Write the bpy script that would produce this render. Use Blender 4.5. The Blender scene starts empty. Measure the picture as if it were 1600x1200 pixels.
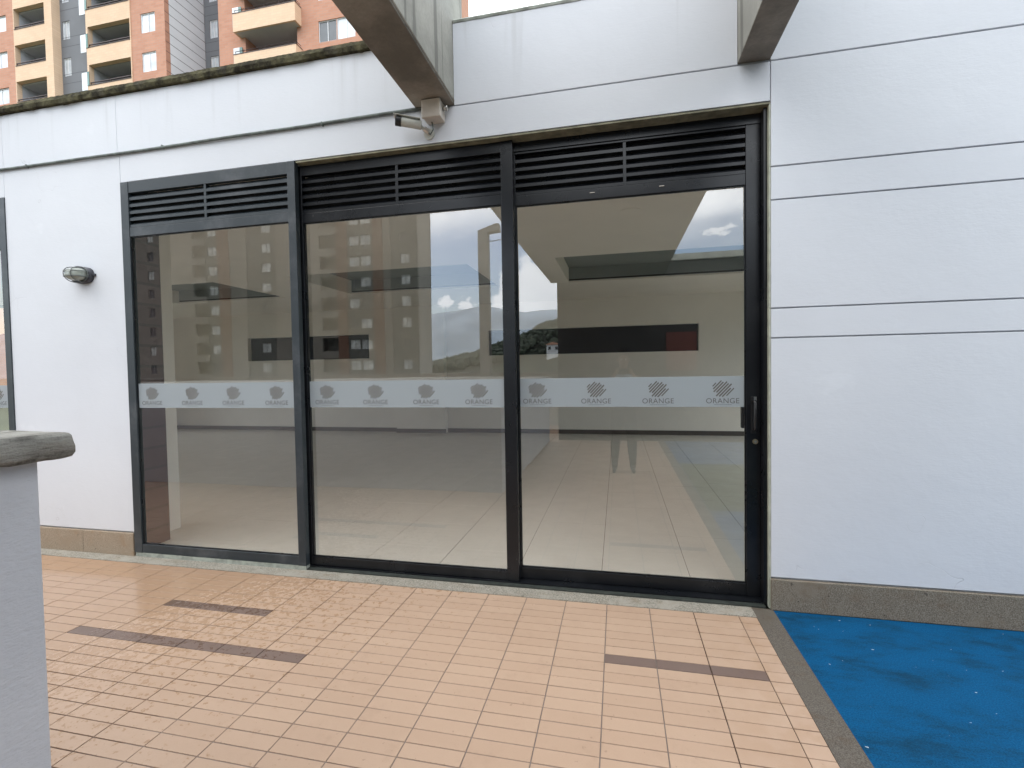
import bpy, bmesh, math, random
from mathutils import Vector, Matrix, noise
random.seed(7)
S = bpy.context.scene
COL = S.collection
R = math.radians

# ------------------------------------------------------------------ camera
cam_d = bpy.data.cameras.new('camera'); cam = bpy.data.objects.new('camera', cam_d); COL.objects.link(cam)
F = Vector((-0.21629677, 0.97586997, -0.02989158)); RT = Vector((0.97627678, 0.21587154, -0.0168262)); UP = Vector((0.00996744, 0.03282191, 0.99941151))
CAMP = Vector((0, -3.062, 1.45))
M = Matrix(((RT.x, UP.x, -F.x, CAMP.x), (RT.y, UP.y, -F.y, CAMP.y), (RT.z, UP.z, -F.z, CAMP.z), (0, 0, 0, 1)))
cam.matrix_world = M
cam_d.sensor_width = 36; cam_d.lens = 747.0 / 1600 * 36; cam_d.clip_start = 0.04; cam_d.clip_end = 12000
S.camera = cam

# ------------------------------------------------------------------ world, sun, exposure
SUN_EL, SUN_AZ = 50, 232      # azimuth of the sun measured from +y clockwise
W = bpy.data.worlds.new('World'); S.world = W; W.use_nodes = True
nt = W.node_tree; N = nt.nodes; L = nt.links; N.clear()
def wn(t, **k):
    n = N.new(t)
    for a, b in k.items(): setattr(n, a, b)
    return n
def wmath(op, a, b=None, c=None, clamp=False):
    n = wn('ShaderNodeMath', operation=op, use_clamp=clamp)
    for i, v in enumerate((a, b, c)):
        if v is None: continue
        if isinstance(v, (int, float)): n.inputs[i].default_value = v
        else: L.new(v, n.inputs[i])
    return n.outputs[0]
def wsmooth(x, a, b):
    n = wn('ShaderNodeMapRange', interpolation_type='SMOOTHSTEP')
    L.new(x, n.inputs[0]); n.inputs[1].default_value = a; n.inputs[2].default_value = b
    return n.outputs[0]
sky = wn('ShaderNodeTexSky', sky_type='NISHITA', sun_disc=False, sun_elevation=R(SUN_EL), sun_rotation=R(SUN_AZ), air_density=1.0, dust_density=1.5)
tc = wn('ShaderNodeTexCoord'); sep = wn('ShaderNodeSeparateXYZ'); L.new(tc.outputs['Generated'], sep.inputs[0])
dz = sep.outputs[2]
def wnoise(scale, detail, rough=.55, vec=None, off=(0, 0, 0), stretch=(1, 1, 1)):
    mp = wn('ShaderNodeMapping'); L.new(vec or tc.outputs['Generated'], mp.inputs[0]); mp.inputs['Location'].default_value = off; mp.inputs['Scale'].default_value = stretch
    n = wn('ShaderNodeTexNoise'); n.inputs['Scale'].default_value = scale; n.inputs['Detail'].default_value = detail; n.inputs['Roughness'].default_value = rough
    L.new(mp.outputs[0], n.inputs['Vector']); return n.outputs['Fac']
n1 = wnoise(2.2, 6, .55, stretch=(1, 1, 2.2))
hi = wsmooth(wmath('ADD', dz, wmath('MULTIPLY', wmath('SUBTRACT', n1, .5), .30)), .225, .34)     # stratus deck opening to a blue band low over the hills
n2 = wnoise(7.5, 8, .6, stretch=(1, 1, 1.7), off=(.3, .1, .55))
cum = wmath('MULTIPLY', wsmooth(n2, .63, .70), wsmooth(dz, .05, .09))
def puff(d, r, amp=.06, sc=22):
    d = Vector(d).normalized()
    vm = wn('ShaderNodeVectorMath', operation='DISTANCE'); L.new(tc.outputs['Generated'], vm.inputs[0]); vm.inputs[1].default_value = d
    nn = wnoise(sc, 7, .65)
    return wmath('SUBTRACT', 1.0, wsmooth(wmath('ADD', vm.outputs['Value'], wmath('MULTIPLY', wmath('SUBTRACT', nn, .5), amp * 2.2)), r * .72, r))
p1 = puff((-.17, -.975, .165), .075); p2 = puff((-.105, -.985, .125), .07); p3 = puff((-.22, -.97, .128), .045)
p4 = puff((-.30, -.95, .135), .017, .034, 60); p5 = puff((-.345, -.93, .137), .015, .034, 60); p6 = puff((.30, -.95, .30), .07)
m = wmath('MAXIMUM', hi, cum)
for q in (p1, p2, p3, p4, p5, p6): m = wmath('MAXIMUM', m, q)
shade = wnoise(5, 5, .5, stretch=(1, 1, 2))
cr = wn('ShaderNodeValToRGB'); L.new(shade, cr.inputs[0])
cr.color_ramp.elements[0].position = .3; cr.color_ramp.elements[0].color = (18.5, 19.6, 21.0, 1)
cr.color_ramp.elements[1].position = .7; cr.color_ramp.elements[1].color = (30.0, 31.0, 32.0, 1)
skb = wn('ShaderNodeVectorMath', operation='SCALE'); L.new(sky.outputs[0], skb.inputs[0]); skb.inputs[3].default_value = 2.4
mx = wn('ShaderNodeMix', data_type='RGBA'); L.new(m, mx.inputs[0]); L.new(skb.outputs[0], mx.inputs[6]); L.new(cr.outputs[0], mx.inputs[7])
bg = wn('ShaderNodeBackground'); L.new(mx.outputs[2], bg.inputs[0]); bg.inputs[1].default_value = 0.1
wo = wn('ShaderNodeOutputWorld'); L.new(bg.outputs[0], wo.inputs[0])

sun_d = bpy.data.lights.new('sun', 'SUN'); sun = bpy.data.objects.new('sun', sun_d); COL.objects.link(sun)
sun_d.energy = 0.55; sun_d.angle = R(34); sun_d.color = (1.0, .96, .9)
sd = Vector((math.sin(R(SUN_AZ)) * math.cos(R(SUN_EL)), math.cos(R(SUN_AZ)) * math.cos(R(SUN_EL)), math.sin(R(SUN_EL))))
sun.rotation_euler = sd.to_track_quat('Z', 'Y').to_euler(); sun.location = (0, -10, 30)

S.render.engine = 'CYCLES'
S.view_settings.view_transform = 'Standard'; S.view_settings.look = 'None'; S.view_settings.gamma = 1; S.view_settings.exposure = 0.35
S.view_settings.use_curve_mapping = False
cy = S.cycles
cy.max_bounces = 10; cy.diffuse_bounces = 5; cy.glossy_bounces = 4; cy.transparent_max_bounces = 12; cy.transmission_bounces = 6
cy.use_denoising = True; cy.sample_clamp_indirect = 6; cy.caustics_reflective = False; cy.caustics_refractive = False
try: cy.denoiser = 'OPENIMAGEDENOISE'
except Exception: pass

# ------------------------------------------------------------------ materials
class Mat:
    def __init__(s, name):
        s.m = bpy.data.materials.new(name); s.m.use_nodes = True; s.t = s.m.node_tree; s.N = s.t.nodes; s.L = s.t.links
        s.b = s.N['Principled BSDF']; s.geo = s.N.new('ShaderNodeNewGeometry'); s.pos = s.geo.outputs['Position']
    def n(s, t, **k):
        n = s.N.new(t)
        for a, b in k.items(): setattr(n, a, b)
        return n
    def set(s, i, v):
        if isinstance(v, (int, float)): i.default_value = v
        elif isinstance(v, (tuple, list)): i.default_value = (*v, 1) if len(v) == 3 and i.type == 'RGBA' else v
        else: s.L.new(v, i)
    def math(s, op, a, b=None, c=None, clamp=False):
        n = s.n('ShaderNodeMath', operation=op, use_clamp=clamp)
        for i, v in enumerate((a, b, c)):
            if v is not None: s.set(n.inputs[i], v)
        return n.outputs[0]
    def noise(s, scale, detail=4, rough=.55, stretch=(1, 1, 1), off=(0, 0, 0), vec=None, dist=0):
        mp = s.n('ShaderNodeMapping'); s.L.new(vec or s.pos, mp.inputs[0]); mp.inputs['Scale'].default_value = stretch; mp.inputs['Location'].default_value = off
        n = s.n('ShaderNodeTexNoise'); n.inputs['Scale'].default_value = scale; n.inputs['Detail'].default_value = detail; n.inputs['Roughness'].default_value = rough; n.inputs['Distortion'].default_value = dist
        s.L.new(mp.outputs[0], n.inputs['Vector']); return n.outputs['Fac']
    def ramp(s, x, a, b, ca=0.0, cb=1.0):
        n = s.n('ShaderNodeMapRange', interpolation_type='SMOOTHSTEP'); s.set(n.inputs[0], x)
        n.inputs[1].default_value = a; n.inputs[2].default_value = b; n.inputs[3].default_value = ca; n.inputs[4].default_value = cb
        return n.outputs[0]
    def mix(s, f, a, b, mode='MIX'):
        n = s.n('ShaderNodeMix', data_type='RGBA', blend_type=mode); s.set(n.inputs[0], f); s.set(n.inputs[6], a); s.set(n.inputs[7], b); return n.outputs[2]
    def xyz(s):
        n = s.n('ShaderNodeSeparateXYZ'); s.L.new(s.pos, n.inputs[0]); return n.outputs
    def bump(s, h, strength=.3, dist=.002, target=None):
        n = s.n('ShaderNodeBump'); n.inputs['Strength'].default_value = strength; n.inputs['Distance'].default_value = dist; s.set(n.inputs['Height'], h)
        s.L.new(n.outputs[0], (target or s.b.inputs['Normal'])); return n.outputs[0]
    def fin(s, col=None, rough=None, spec=None, metal=None):
        if col is not None: s.set(s.b.inputs['Base Color'], col)
        if rough is not None: s.set(s.b.inputs['Roughness'], rough)
        if spec is not None: s.set(s.b.inputs['Specular IOR Level'], spec)
        if metal is not None: s.set(s.b.inputs['Metallic'], metal)
        return s.m
def simple(name, c, rough=.6, var=.12, scale=8, bump=0, bscale=80, metal=0, spec=.5, detail=5, stretch=(1, 1, 1)):
    a = Mat(name); n = a.noise(scale, detail, stretch=stretch)
    lo = tuple(x * (1 - var) for x in c); hi_ = tuple(min(1, x * (1 + var)) for x in c)
    col = a.mix(a.ramp(n, .3, .7), lo, hi_)
    if bump: a.bump(a.noise(bscale, 4), bump, .003)
    return a.fin(col, rough, spec, metal)

def m_plaster():
    a = Mat('plaster_white'); x, y, z = a.xyz()
    big = a.ramp(a.noise(.9, 5), .3, .75); fine = a.ramp(a.noise(14, 6, .65), .3, .7)
    col = a.mix(big, (0.593, 0.608, 0.64), (0.632, 0.648, 0.679)); col = a.mix(a.math('MULTIPLY', fine, .12), col, (.62, .64, .68))
    # rain streaks and grime running down from under the coping
    st = a.ramp(a.noise(9, 4, .6, stretch=(1, 1, .05)), .55, .78); top = a.ramp(z, 3.1, 3.66)
    col = a.mix(a.math('MULTIPLY', a.math('MULTIPLY', st, top), .4), col, (.38, .38, .38))
    low = a.ramp(z, .75, .15); sp = a.ramp(a.noise(5, 6, .7), .5, .8)
    col = a.mix(a.math('MULTIPLY', a.math('MULTIPLY', low, sp), .25), col, (.5, .48, .46))
    # hairline cracks and old filler patches
    pt = a.ramp(a.noise(2.3, 3, .5, off=(3, 0, 1)), .66, .70); col = a.mix(a.math('MULTIPLY', pt, .10), col, (.85, .87, .9))
    vo = a.n('ShaderNodeTexVoronoi', feature='DISTANCE_TO_EDGE'); vo.inputs['Scale'].default_value = 1.1
    va = a.n('ShaderNodeVectorMath', operation='ADD'); nz = a.n('ShaderNodeTexNoise'); nz.inputs['Scale'].default_value = 3; a.L.new(a.pos, nz.inputs['Vector']); a.L.new(a.pos, va.inputs[0]); a.L.new(nz.outputs['Color'], va.inputs[1]); a.L.new(va.outputs[0], vo.inputs['Vector'])
    ck = a.math('MULTIPLY', a.ramp(vo.outputs['Distance'], .0035, .0), a.ramp(a.noise(1.3, 2, off=(5, 2, 7)), .56, .66))
    col = a.mix(a.math('MULTIPLY', ck, .3), col, (.35, .35, .36))
    h = a.math('ADD', a.math('MULTIPLY', a.noise(60, 5, .6, stretch=(.45, 1, 1.4)), .5), a.math('MULTIPLY', a.noise(5, 4), 2.2))
    h = a.math('SUBTRACT', h, a.math('MULTIPLY', ck, .6)); a.bump(h, .34, .004)
    return a.fin(col, .62, .3)
def m_stonewash(name, c1, c2, c3, scale=260, patch=3, rough=.8):
    a = Mat(name); f = a.noise(scale, 3, .7); b = a.noise(patch, 6, .65)
    col = a.mix(a.ramp(f, .35, .65), c1, c2); col = a.mix(a.math('MULTIPLY', a.ramp(b, .5, .62), .8), col, c3)
    col = a.mix(a.ramp(a.noise(22, 3, .6, off=(1, 4, 0)), .66, .72, 0, .7), col, tuple(x * .3 for x in c1))
    col = a.mix(a.ramp(a.noise(7, 6, .7, off=(4, 2, 1), stretch=(1, 2, 1)), .5, .7, 0, .45), col, (c1[0] * 1.3, c1[1] * 1.0, c1[2] * .75))
    a.bump(a.math('ADD', f, a.math('MULTIPLY', b, 1.5)), .7, .003)
    return a.fin(col, rough, .3)
def wetness(a):
    x, y, z = a.xyz()
    base = a.noise(1.3, 5, .6, off=(2, 1, 0)); edge = a.math('ADD', x, a.math('MULTIPLY', a.math('SUBTRACT', base, .5), 1.3))
    edge = a.math('SUBTRACT', edge, a.math('MULTIPLY', a.math('ADD', y, .9), .55))      # the wet patch reaches further right towards the front
    full = a.ramp(edge, -2.4, -3.2)
    grad = a.math('MULTIPLY', a.math('SUBTRACT', -2.0, edge), .115)
    spots = a.ramp(a.math('ADD', a.noise(27, 5, .68), grad), .49, .58)
    rgt = a.math('MULTIPLY', a.ramp(a.noise(9, 5, .6, off=(0, 7, 0)), .42, .6), a.ramp(x, .25, .75))
    w = a.math('MAXIMUM', a.math('MAXIMUM', full, spots), a.math('MULTIPLY', rgt, .6), clamp=True)
    return w, full, edge
def m_tile(name, c, spread=.035):
    a = Mat(name); w, full, edge = wetness(a)
    oi = a.n('ShaderNodeObjectInfo'); rnd = oi.outputs['Random']
    ce = a.n('ShaderNodeTexWhiteNoise', noise_dimensions='3D')
    lo = (c[0] * (1 - spread), c[1] * (1 - spread * 1.5), c[2] * (1 - spread * 1.8)); hi_ = tuple(min(1, x * (1 + spread)) for x in c)
    col = a.mix(rnd, lo, hi_)
    dirt = a.math('MULTIPLY', a.ramp(a.noise(6, 7, .75, off=(2, 8, 0)), .52, .72), .35); col = a.mix(dirt, col, (c[0] * .72, c[1] * .68, c[2] * .66)); col = a.mix(a.ramp(a.noise(2.5, 5, .6), .35, .7, 0, .35), col, (c[0] * .93, c[1] * .90, c[2] * .88))
    col = a.mix(a.ramp(a.noise(150, 3), .3, .7, 0, .10), col, (c[0] * .7, c[1] * .7, c[2] * .7))
    col = a.mix(a.ramp(a.noise(40, 2, off=(9, 9, 0)), .70, .73, 0, .5), col, (c[0] * .55, c[1] * .5, c[2] * .5))
    col = a.mix(a.math('MULTIPLY', w, .68), col, (c[0] * .82, c[1] * .74, c[2] * .63))
    rough = a.math('SUBTRACT', a.math('ADD', .42, a.math('MULTIPLY', a.noise(18, 3), .12)), a.math('ADD', a.math('MULTIPLY', w, .22), a.math('MULTIPLY', full, .17)))
    a.bump(a.math('ADD', a.noise(120, 3), a.math('MULTIPLY', a.noise(9, 2), 1.4)), .12, .002)
    return a.fin(col, rough, .5)
def m_grout():
    a = Mat('grout'); w, full, edge = wetness(a); x, y, z = a.xyz()
    jw = a.math('MAXIMUM', a.ramp(edge, -1.1, -1.8), a.ramp(x, .15, .6))
    jw = a.math('ADD', jw, a.math('SUBTRACT', a.noise(7, 3, .6), .5)); jw = a.ramp(jw, .42, .6)
    jw = a.math('MAXIMUM', jw, a.ramp(a.noise(16, 3, off=(4, 0, 0)), .66, .7, 0, .8))
    col = a.mix(jw, (0.216, 0.176, 0.152), (0.056, 0.028, 0.0176))
    a.bump(a.noise(300, 3), .4, .002); return a.fin(col, a.math('SUBTRACT', .85, a.math('MULTIPLY', jw, .4)), .3)
def m_rubber(name, c1, c2, c3):
    a = Mat(name); x = a.noise(170, 4, .75); b = a.noise(4.2, 9, .72, stretch=(.7, 1.5, 1)); 
    col = a.mix(a.ramp(x, .35, .65), c1, c2); col = a.mix(a.ramp(b, .42, .72, 0, .75), col, c3)
    sp = a.ramp(a.noise(26, 3, .5, off=(3, 3, 0), stretch=(1, 1.6, 1)), .735, .75)
    col = a.mix(a.math('MULTIPLY', sp, .8), col, (.55, .65, .7))
    a.bump(a.math('ADD', x, a.math('MULTIPLY', a.noise(30, 4), 1.0)), .8, .004); return a.fin(col, .85, .12)
def m_concrete(name, c, dark=.6, stretch=(1, 1, 1), streak=0):
    a = Mat(name); b = a.noise(2.2, 7, .65, stretch=stretch); col = a.mix(a.ramp(b, .35, .68), tuple(x * dark for x in c), c)
    col = a.mix(a.ramp(a.noise(70, 3), .35, .75, 0, .3), col, tuple(x * .6 for x in c))
    if streak:
        s_ = a.ramp(a.noise(14, 3, .5, stretch=(1, 1, .03)), .56, .62); col = a.mix(a.math('MULTIPLY', s_, streak), col, tuple(x * .35 for x in c))
    a.bump(a.math('ADD', a.noise(45, 5), a.math('MULTIPLY', b, 2)), .6, .004); return a.fin(col, .85, .25)
def m_moss():
    a = Mat('mossy_coping'); b = a.noise(11, 6, .7); c = a.noise(3, 4)
    col = a.mix(a.ramp(b, .35, .68), (.028, .025, .018), (.115, .105, .06)); col = a.mix(a.ramp(c, .55, .75, 0, .5), col, (.26, .24, .2))
    a.bump(a.math('ADD', a.noise(60, 5, .7), b), 1, .012); return a.fin(col, .95, .1)
def m_brick(name, c1, c2, mort):
    a = Mat(name); tcn = a.n('ShaderNodeTexCoord'); mp = a.n('ShaderNodeMapping'); a.L.new(a.pos, mp.inputs[0]); mp.inputs['Rotation'].default_value = (R(90), 0, 0)
    b = a.n('ShaderNodeTexBrick'); a.L.new(mp.outputs[0], b.inputs['Vector']); b.inputs['Scale'].default_value = 1; b.inputs['Brick Width'].default_value = .42; b.inputs['Row Height'].default_value = .17; b.inputs['Mortar Size'].default_value = .012
    a.set(b.inputs['Color1'], c1); a.set(b.inputs['Color2'], c2); a.set(b.inputs['Mortar'], mort)
    col = a.mix(a.ramp(a.noise(.5, 5, .6), .3, .7, 0, .3), b.outputs['Color'], tuple(x * .75 for x in c1)); return a.fin(col, .9, .2)
def m_glass(name, refl, tint, warp=.0021, wscale=.9):
    a = Mat(name); a.N.remove(a.b)
    fr = a.n('ShaderNodeLayerWeight'); fr.inputs['Blend'].default_value = .5
    fac = a.math('ADD', refl, a.math('MULTIPLY', a.math('POWER', fr.outputs['Facing'], 5.0), .8), clamp=True)
    g = a.n('ShaderNodeBsdfGlossy'); g.inputs['Roughness'].default_value = 0.0; g.inputs['Color'].default_value = (.97, .98, 1, 1)
    bu = a.n('ShaderNodeBump'); bu.inputs['Strength'].default_value = 1; bu.inputs['Distance'].default_value = warp
    a.set(bu.inputs['Height'], a.noise(wscale, 1, .4, stretch=(1.2, 1, .8), off=(.4, 0, .3))); a.L.new(bu.outputs[0], g.inputs['Normal'])
    t = a.n('ShaderNodeBsdfTransparent'); t.inputs[0].default_value = (*tint, 1)
    mxs = a.n('ShaderNodeMixShader'); a.L.new(fac, mxs.inputs[0]); a.L.new(t.outputs[0], mxs.inputs[1]); a.L.new(g.outputs[0], mxs.inputs[2])
    # a faint film of dust on the pane
    d = a.n('ShaderNodeBsdfDiffuse'); d.inputs[0].default_value = (.6, .6, .58, 1)
    m2 = a.n('ShaderNodeMixShader'); a.L.new(a.ramp(a.noise(4, 6, .7), .4, .8, .003, .014), m2.inputs[0]); a.L.new(mxs.outputs[0], m2.inputs[1]); a.L.new(d.outputs[0], m2.inputs[2])
    a.L.new(m2.outputs[0], a.N['Material Output'].inputs[0]); return a.m
def m_clear():
    a = Mat('clear_glass_edge'); a.N.remove(a.b); t = a.n('ShaderNodeBsdfTransparent'); t.inputs[0].default_value = (.97, .98, .97, 1); a.L.new(t.outputs[0], a.N['Material Output'].inputs[0]); return a.m
def m_frost():
    a = Mat('frosted_vinyl'); a.N.remove(a.b); d = a.n('ShaderNodeBsdfDiffuse'); d.inputs[0].default_value = (.50, .55, .58, 1)
    tl = a.n('ShaderNodeBsdfTranslucent'); tl.inputs[0].default_value = (.55, .58, .6, 1); t = a.n('ShaderNodeBsdfTransparent'); t.inputs[0].default_value = (.9, .92, .93, 1)
    m1 = a.n('ShaderNodeMixShader'); m1.inputs[0].default_value = .3; a.L.new(d.outputs[0], m1.inputs[1]); a.L.new(tl.outputs[0], m1.inputs[2])
    m2 = a.n('ShaderNodeMixShader'); m2.inputs[0].default_value = .30; a.L.new(m1.outputs[0], m2.inputs[1]); a.L.new(t.outputs[0], m2.inputs[2])
    g = a.n('ShaderNodeBsdfGlossy'); g.inputs['Roughness'].default_value = .35; m3 = a.n('ShaderNodeMixShader'); m3.inputs[0].default_value = .05; a.L.new(m2.outputs[0], m3.inputs[1]); a.L.new(g.outputs[0], m3.inputs[2])
    a.L.new(m3.outputs[0], a.N['Material Output'].inputs[0]); return a.m
def m_paint(name, c, rough=.35, spec=.5, dust=.12):
    a = Mat(name); n = a.noise(3, 6, .65); col = a.mix(a.ramp(n, .45, .8, 0, dust), c, (.25, .25, .26))
    col = a.mix(a.ramp(a.noise(45, 4, .7, stretch=(1, 1, .3)), .70, .76, 0, .35), col, (.3, .3, .29))
    a.bump(a.noise(220, 3), .12, .001); return a.fin(col, a.math('ADD', rough - .06, a.math('MULTIPLY', a.noise(8, 4), .14)), spec)

PL = m_plaster()
PLINTH = m_stonewash('washed_granite_plinth', (0.111, 0.0909, 0.0672), (0.261, 0.229, 0.182), (0.213, 0.182, 0.142), 185)
PLINTH2 = m_stonewash('washed_granite_plinth_pale', (0.213, 0.166, 0.118), (0.395, 0.324, 0.245), (0.284, 0.221, 0.158), 185)
THRESH = m_stonewash('washed_concrete_strip', (.15, .135, .11), (.40, .37, .31), (.34, .31, .26), 170, 5)
CURB = m_stonewash('curb_concrete', (0.0711, 0.0592, 0.0474), (0.15, 0.13, 0.107), (0.111, 0.0948, 0.0751), 200, 2)
TILE = m_tile('clay_tile', (0.45, 0.312, 0.221)); TILEB = m_tile('brown_tile', (0.166, 0.115, 0.0948)); GROUT = m_grout()
BLUE = m_rubber('blue_rubber', (.001, .050, .135), (.003, .100, .235), (.004, .028, .048)); GREEN = m_rubber('green_rubber', (0.0158, 0.0395, 0.0118), (0.0395, 0.0711, 0.0237), (0.0237, 0.0316, 0.0158))
CONC = m_concrete('beam_concrete', (0.363, 0.356, 0.316), .70, streak=.75); CONCB = m_concrete('beam_soffit_concrete', (.34, .30, .25), .5)
CONCP = m_concrete('post_concrete', (.30, .29, .26), .7)
MOSS = m_moss(); STAIN = simple('stained_render', (.20, .19, .13), .9, .3, 14, .5)
FRAME = m_paint('black_painted_aluminium', (.006, .007, .009), .28, .4, .05); FRAMEB = m_paint('weathered_sky_tinted_aluminium', (.022, .030, .036), .42, .5, .25)  # FRAMEB: same dark paint with the bluish sky reflection put into its colour
GLASS = m_glass('tinted_window_glass', .20, (.98, .975, .96)); CLEAR = m_clear(); FROST = m_frost()
LOGO = simple('logo_cutout', (.13, .12, .105), .7, .15, 30)
LOGOT = simple('logo_letter', (.13, .125, .12), .7, .1, 30)
SCREEN = simple('dark_louvre_backing', (.006, .006, .007), .8, .2)
METAL = simple('satin_metal', (.6, .58, .54), .3, .1, 30, metal=1); BRASS = simple('worn_brass', (.55, .45, .3), .35, .15, 60, metal=1)
BLACKP = simple('black_plastic', (.012, .012, .013), .4, .2); WHITEP = simple('cream_plastic', (.60, .54, .47), .5, .05, 20); CAMW = simple('camera_shell', (.55, .55, .5), .4, .08, 20)
CABLE = simple('weathered_conduit', (.12, .14, .13), .7, .3, 20)
def m_cap():
    a = Mat('rough_stone_cap'); f = a.noise(9, 8, .78, stretch=(1.2, .45, 3.2)); g = a.noise(60, 5, .7)
    col = a.mix(a.ramp(f, .36, .62), (.12, .113, .10), (.44, .42, .38)); col = a.mix(a.ramp(g, .3, .7, 0, .5), col, (.42, .41, .37))  # dark tone in the low spots puts crevice shade into the colour
    a.bump(a.math('ADD', a.math('MULTIPLY', f, 3), g), 1.0, .008); return a.fin(col, .9, .15)
STONE = m_cap()
NEARW = m_plaster(); NEARW.name = 'plaster_grey'
_b = NEARW.node_tree
def m_nearwall():
    a = Mat('grey_render'); n = a.noise(2, 5); col = a.mix(a.ramp(n, .3, .7), (0.442, 0.45, 0.482), (0.506, 0.514, 0.545)); a.bump(a.noise(70, 5, .6, stretch=(1, .6, 1.4)), .7, .004); return a.fin(col, .75, .3)
NEARW = m_nearwall()
ICEIL = simple('interior_ceiling_paint', (.90, .84, .77), .7, .02, 2); IWALL = simple('interior_wall_paint', (.88, .83, .77), .7, .02, 2); ISKIRT = simple('dark_skirting', (.06, .045, .035), .4, .1)
COFFER = simple('coffer_panel', (.22, .25, .24), .6, .05, 2); SLOTM = simple('dark_film_and_gap_shade', (.002, .002, .0025), .5, .1, spec=.1); ITILE = simple('interior_floor_tile', (.70, .665, .61), .24, .03, 4, .05, 20)
IGROUT = simple('interior_grout', (.05, .045, .04), .8, .1); JAMB = m_brick('dark_brick_reveal', (.055, .03, .035), (.07, .04, .045), (.02, .015, .018))
BRICK = m_brick('tower_brick', (.52, .26, .175), (.58, .31, .215), (.47, .32, .26)); CREAM = m_brick('tower_cream_brick', (.76, .54, .37), (.80, .58, .41), (.66, .50, .37))
DGREY = simple('tower_grey_render', (0.182, 0.186, 0.198), .85, .06, .5); LGREY = simple('tower_light_grey_render', (.72, .74, .77), .85, .05, .5); GROOVE = simple('tower_joint', (.10, .10, .11), .9, .1)
SOFF = simple('balcony_soffit', (.50, .50, .52), .85, .05, 1); WFRAME = simple('white_window_frame', (.75, .75, .76), .5, .05); RAILM = simple('brown_rail', (.05, .025, .022), .5, .1)
def m_winpane(name, c, r=.12): return simple(name, c, r, .25, .7, spec=.8)
PANE = m_winpane('window_pane_pale', (.62, .65, .68)); PANED = m_winpane('window_pane_dark', (.06, .07, .08)); GREENG = m_winpane('green_glass', (.05, .14, .12))
PANE2 = simple('window_pane_curtained', (.42, .42, .40), .6, .3, .9); PANE3 = simple('window_pane_shaded', (0.0504, 0.0504, 0.0504), .6, .25, .9); GFRAME = simple('grey_window_frame', (.22, .22, .21), .7, .05)
BEIGE = simple('tower_beige_render', (0.161, 0.143, 0.12), .85, .05, .3); OLIVE = simple('tower_olive_render', (0.0756, 0.0734, 0.0625), .85, .05, .3); PALEB = simple('tower_pale_render', (0.252, 0.232, 0.207), .85, .05, .3); RBRICK = m_brick('tower_red_brick', (0.134, 0.067, 0.0446), (0.152, 0.0806, 0.0536), (0.116, 0.067, 0.0491))
MOUNT = simple('haze_tinted_forest_slope', (.36, .41, .46), .95, .18, .004, detail=8); HILLM = simple('wooded_slope', (.018, .024, .013), .95, .3, .2); LEAF = simple('tree_leaves', (.025, .036, .018), .8, .45, 1.2)  # MOUNT: the haze of distance is mixed into the slope colour
GROUNDM = simple('ground_soil_and_grass', (.09, .10, .06), .95, .3, .05); SKIN = simple('skin', (.28, .17, .12), .5, .08, 10); CLOTHB = simple('dark_cloth', (.012, .012, .014), .9, .2, 30); CLOTHG = simple('grey_cloth', (.22, .26, .30), .9, .1, 30); HAIR = simple('dark_hair', (.015, .01, .008), .5, .3, 60)
REDM = simple('red_board', (.16, .045, .03), .6, .1)

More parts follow.
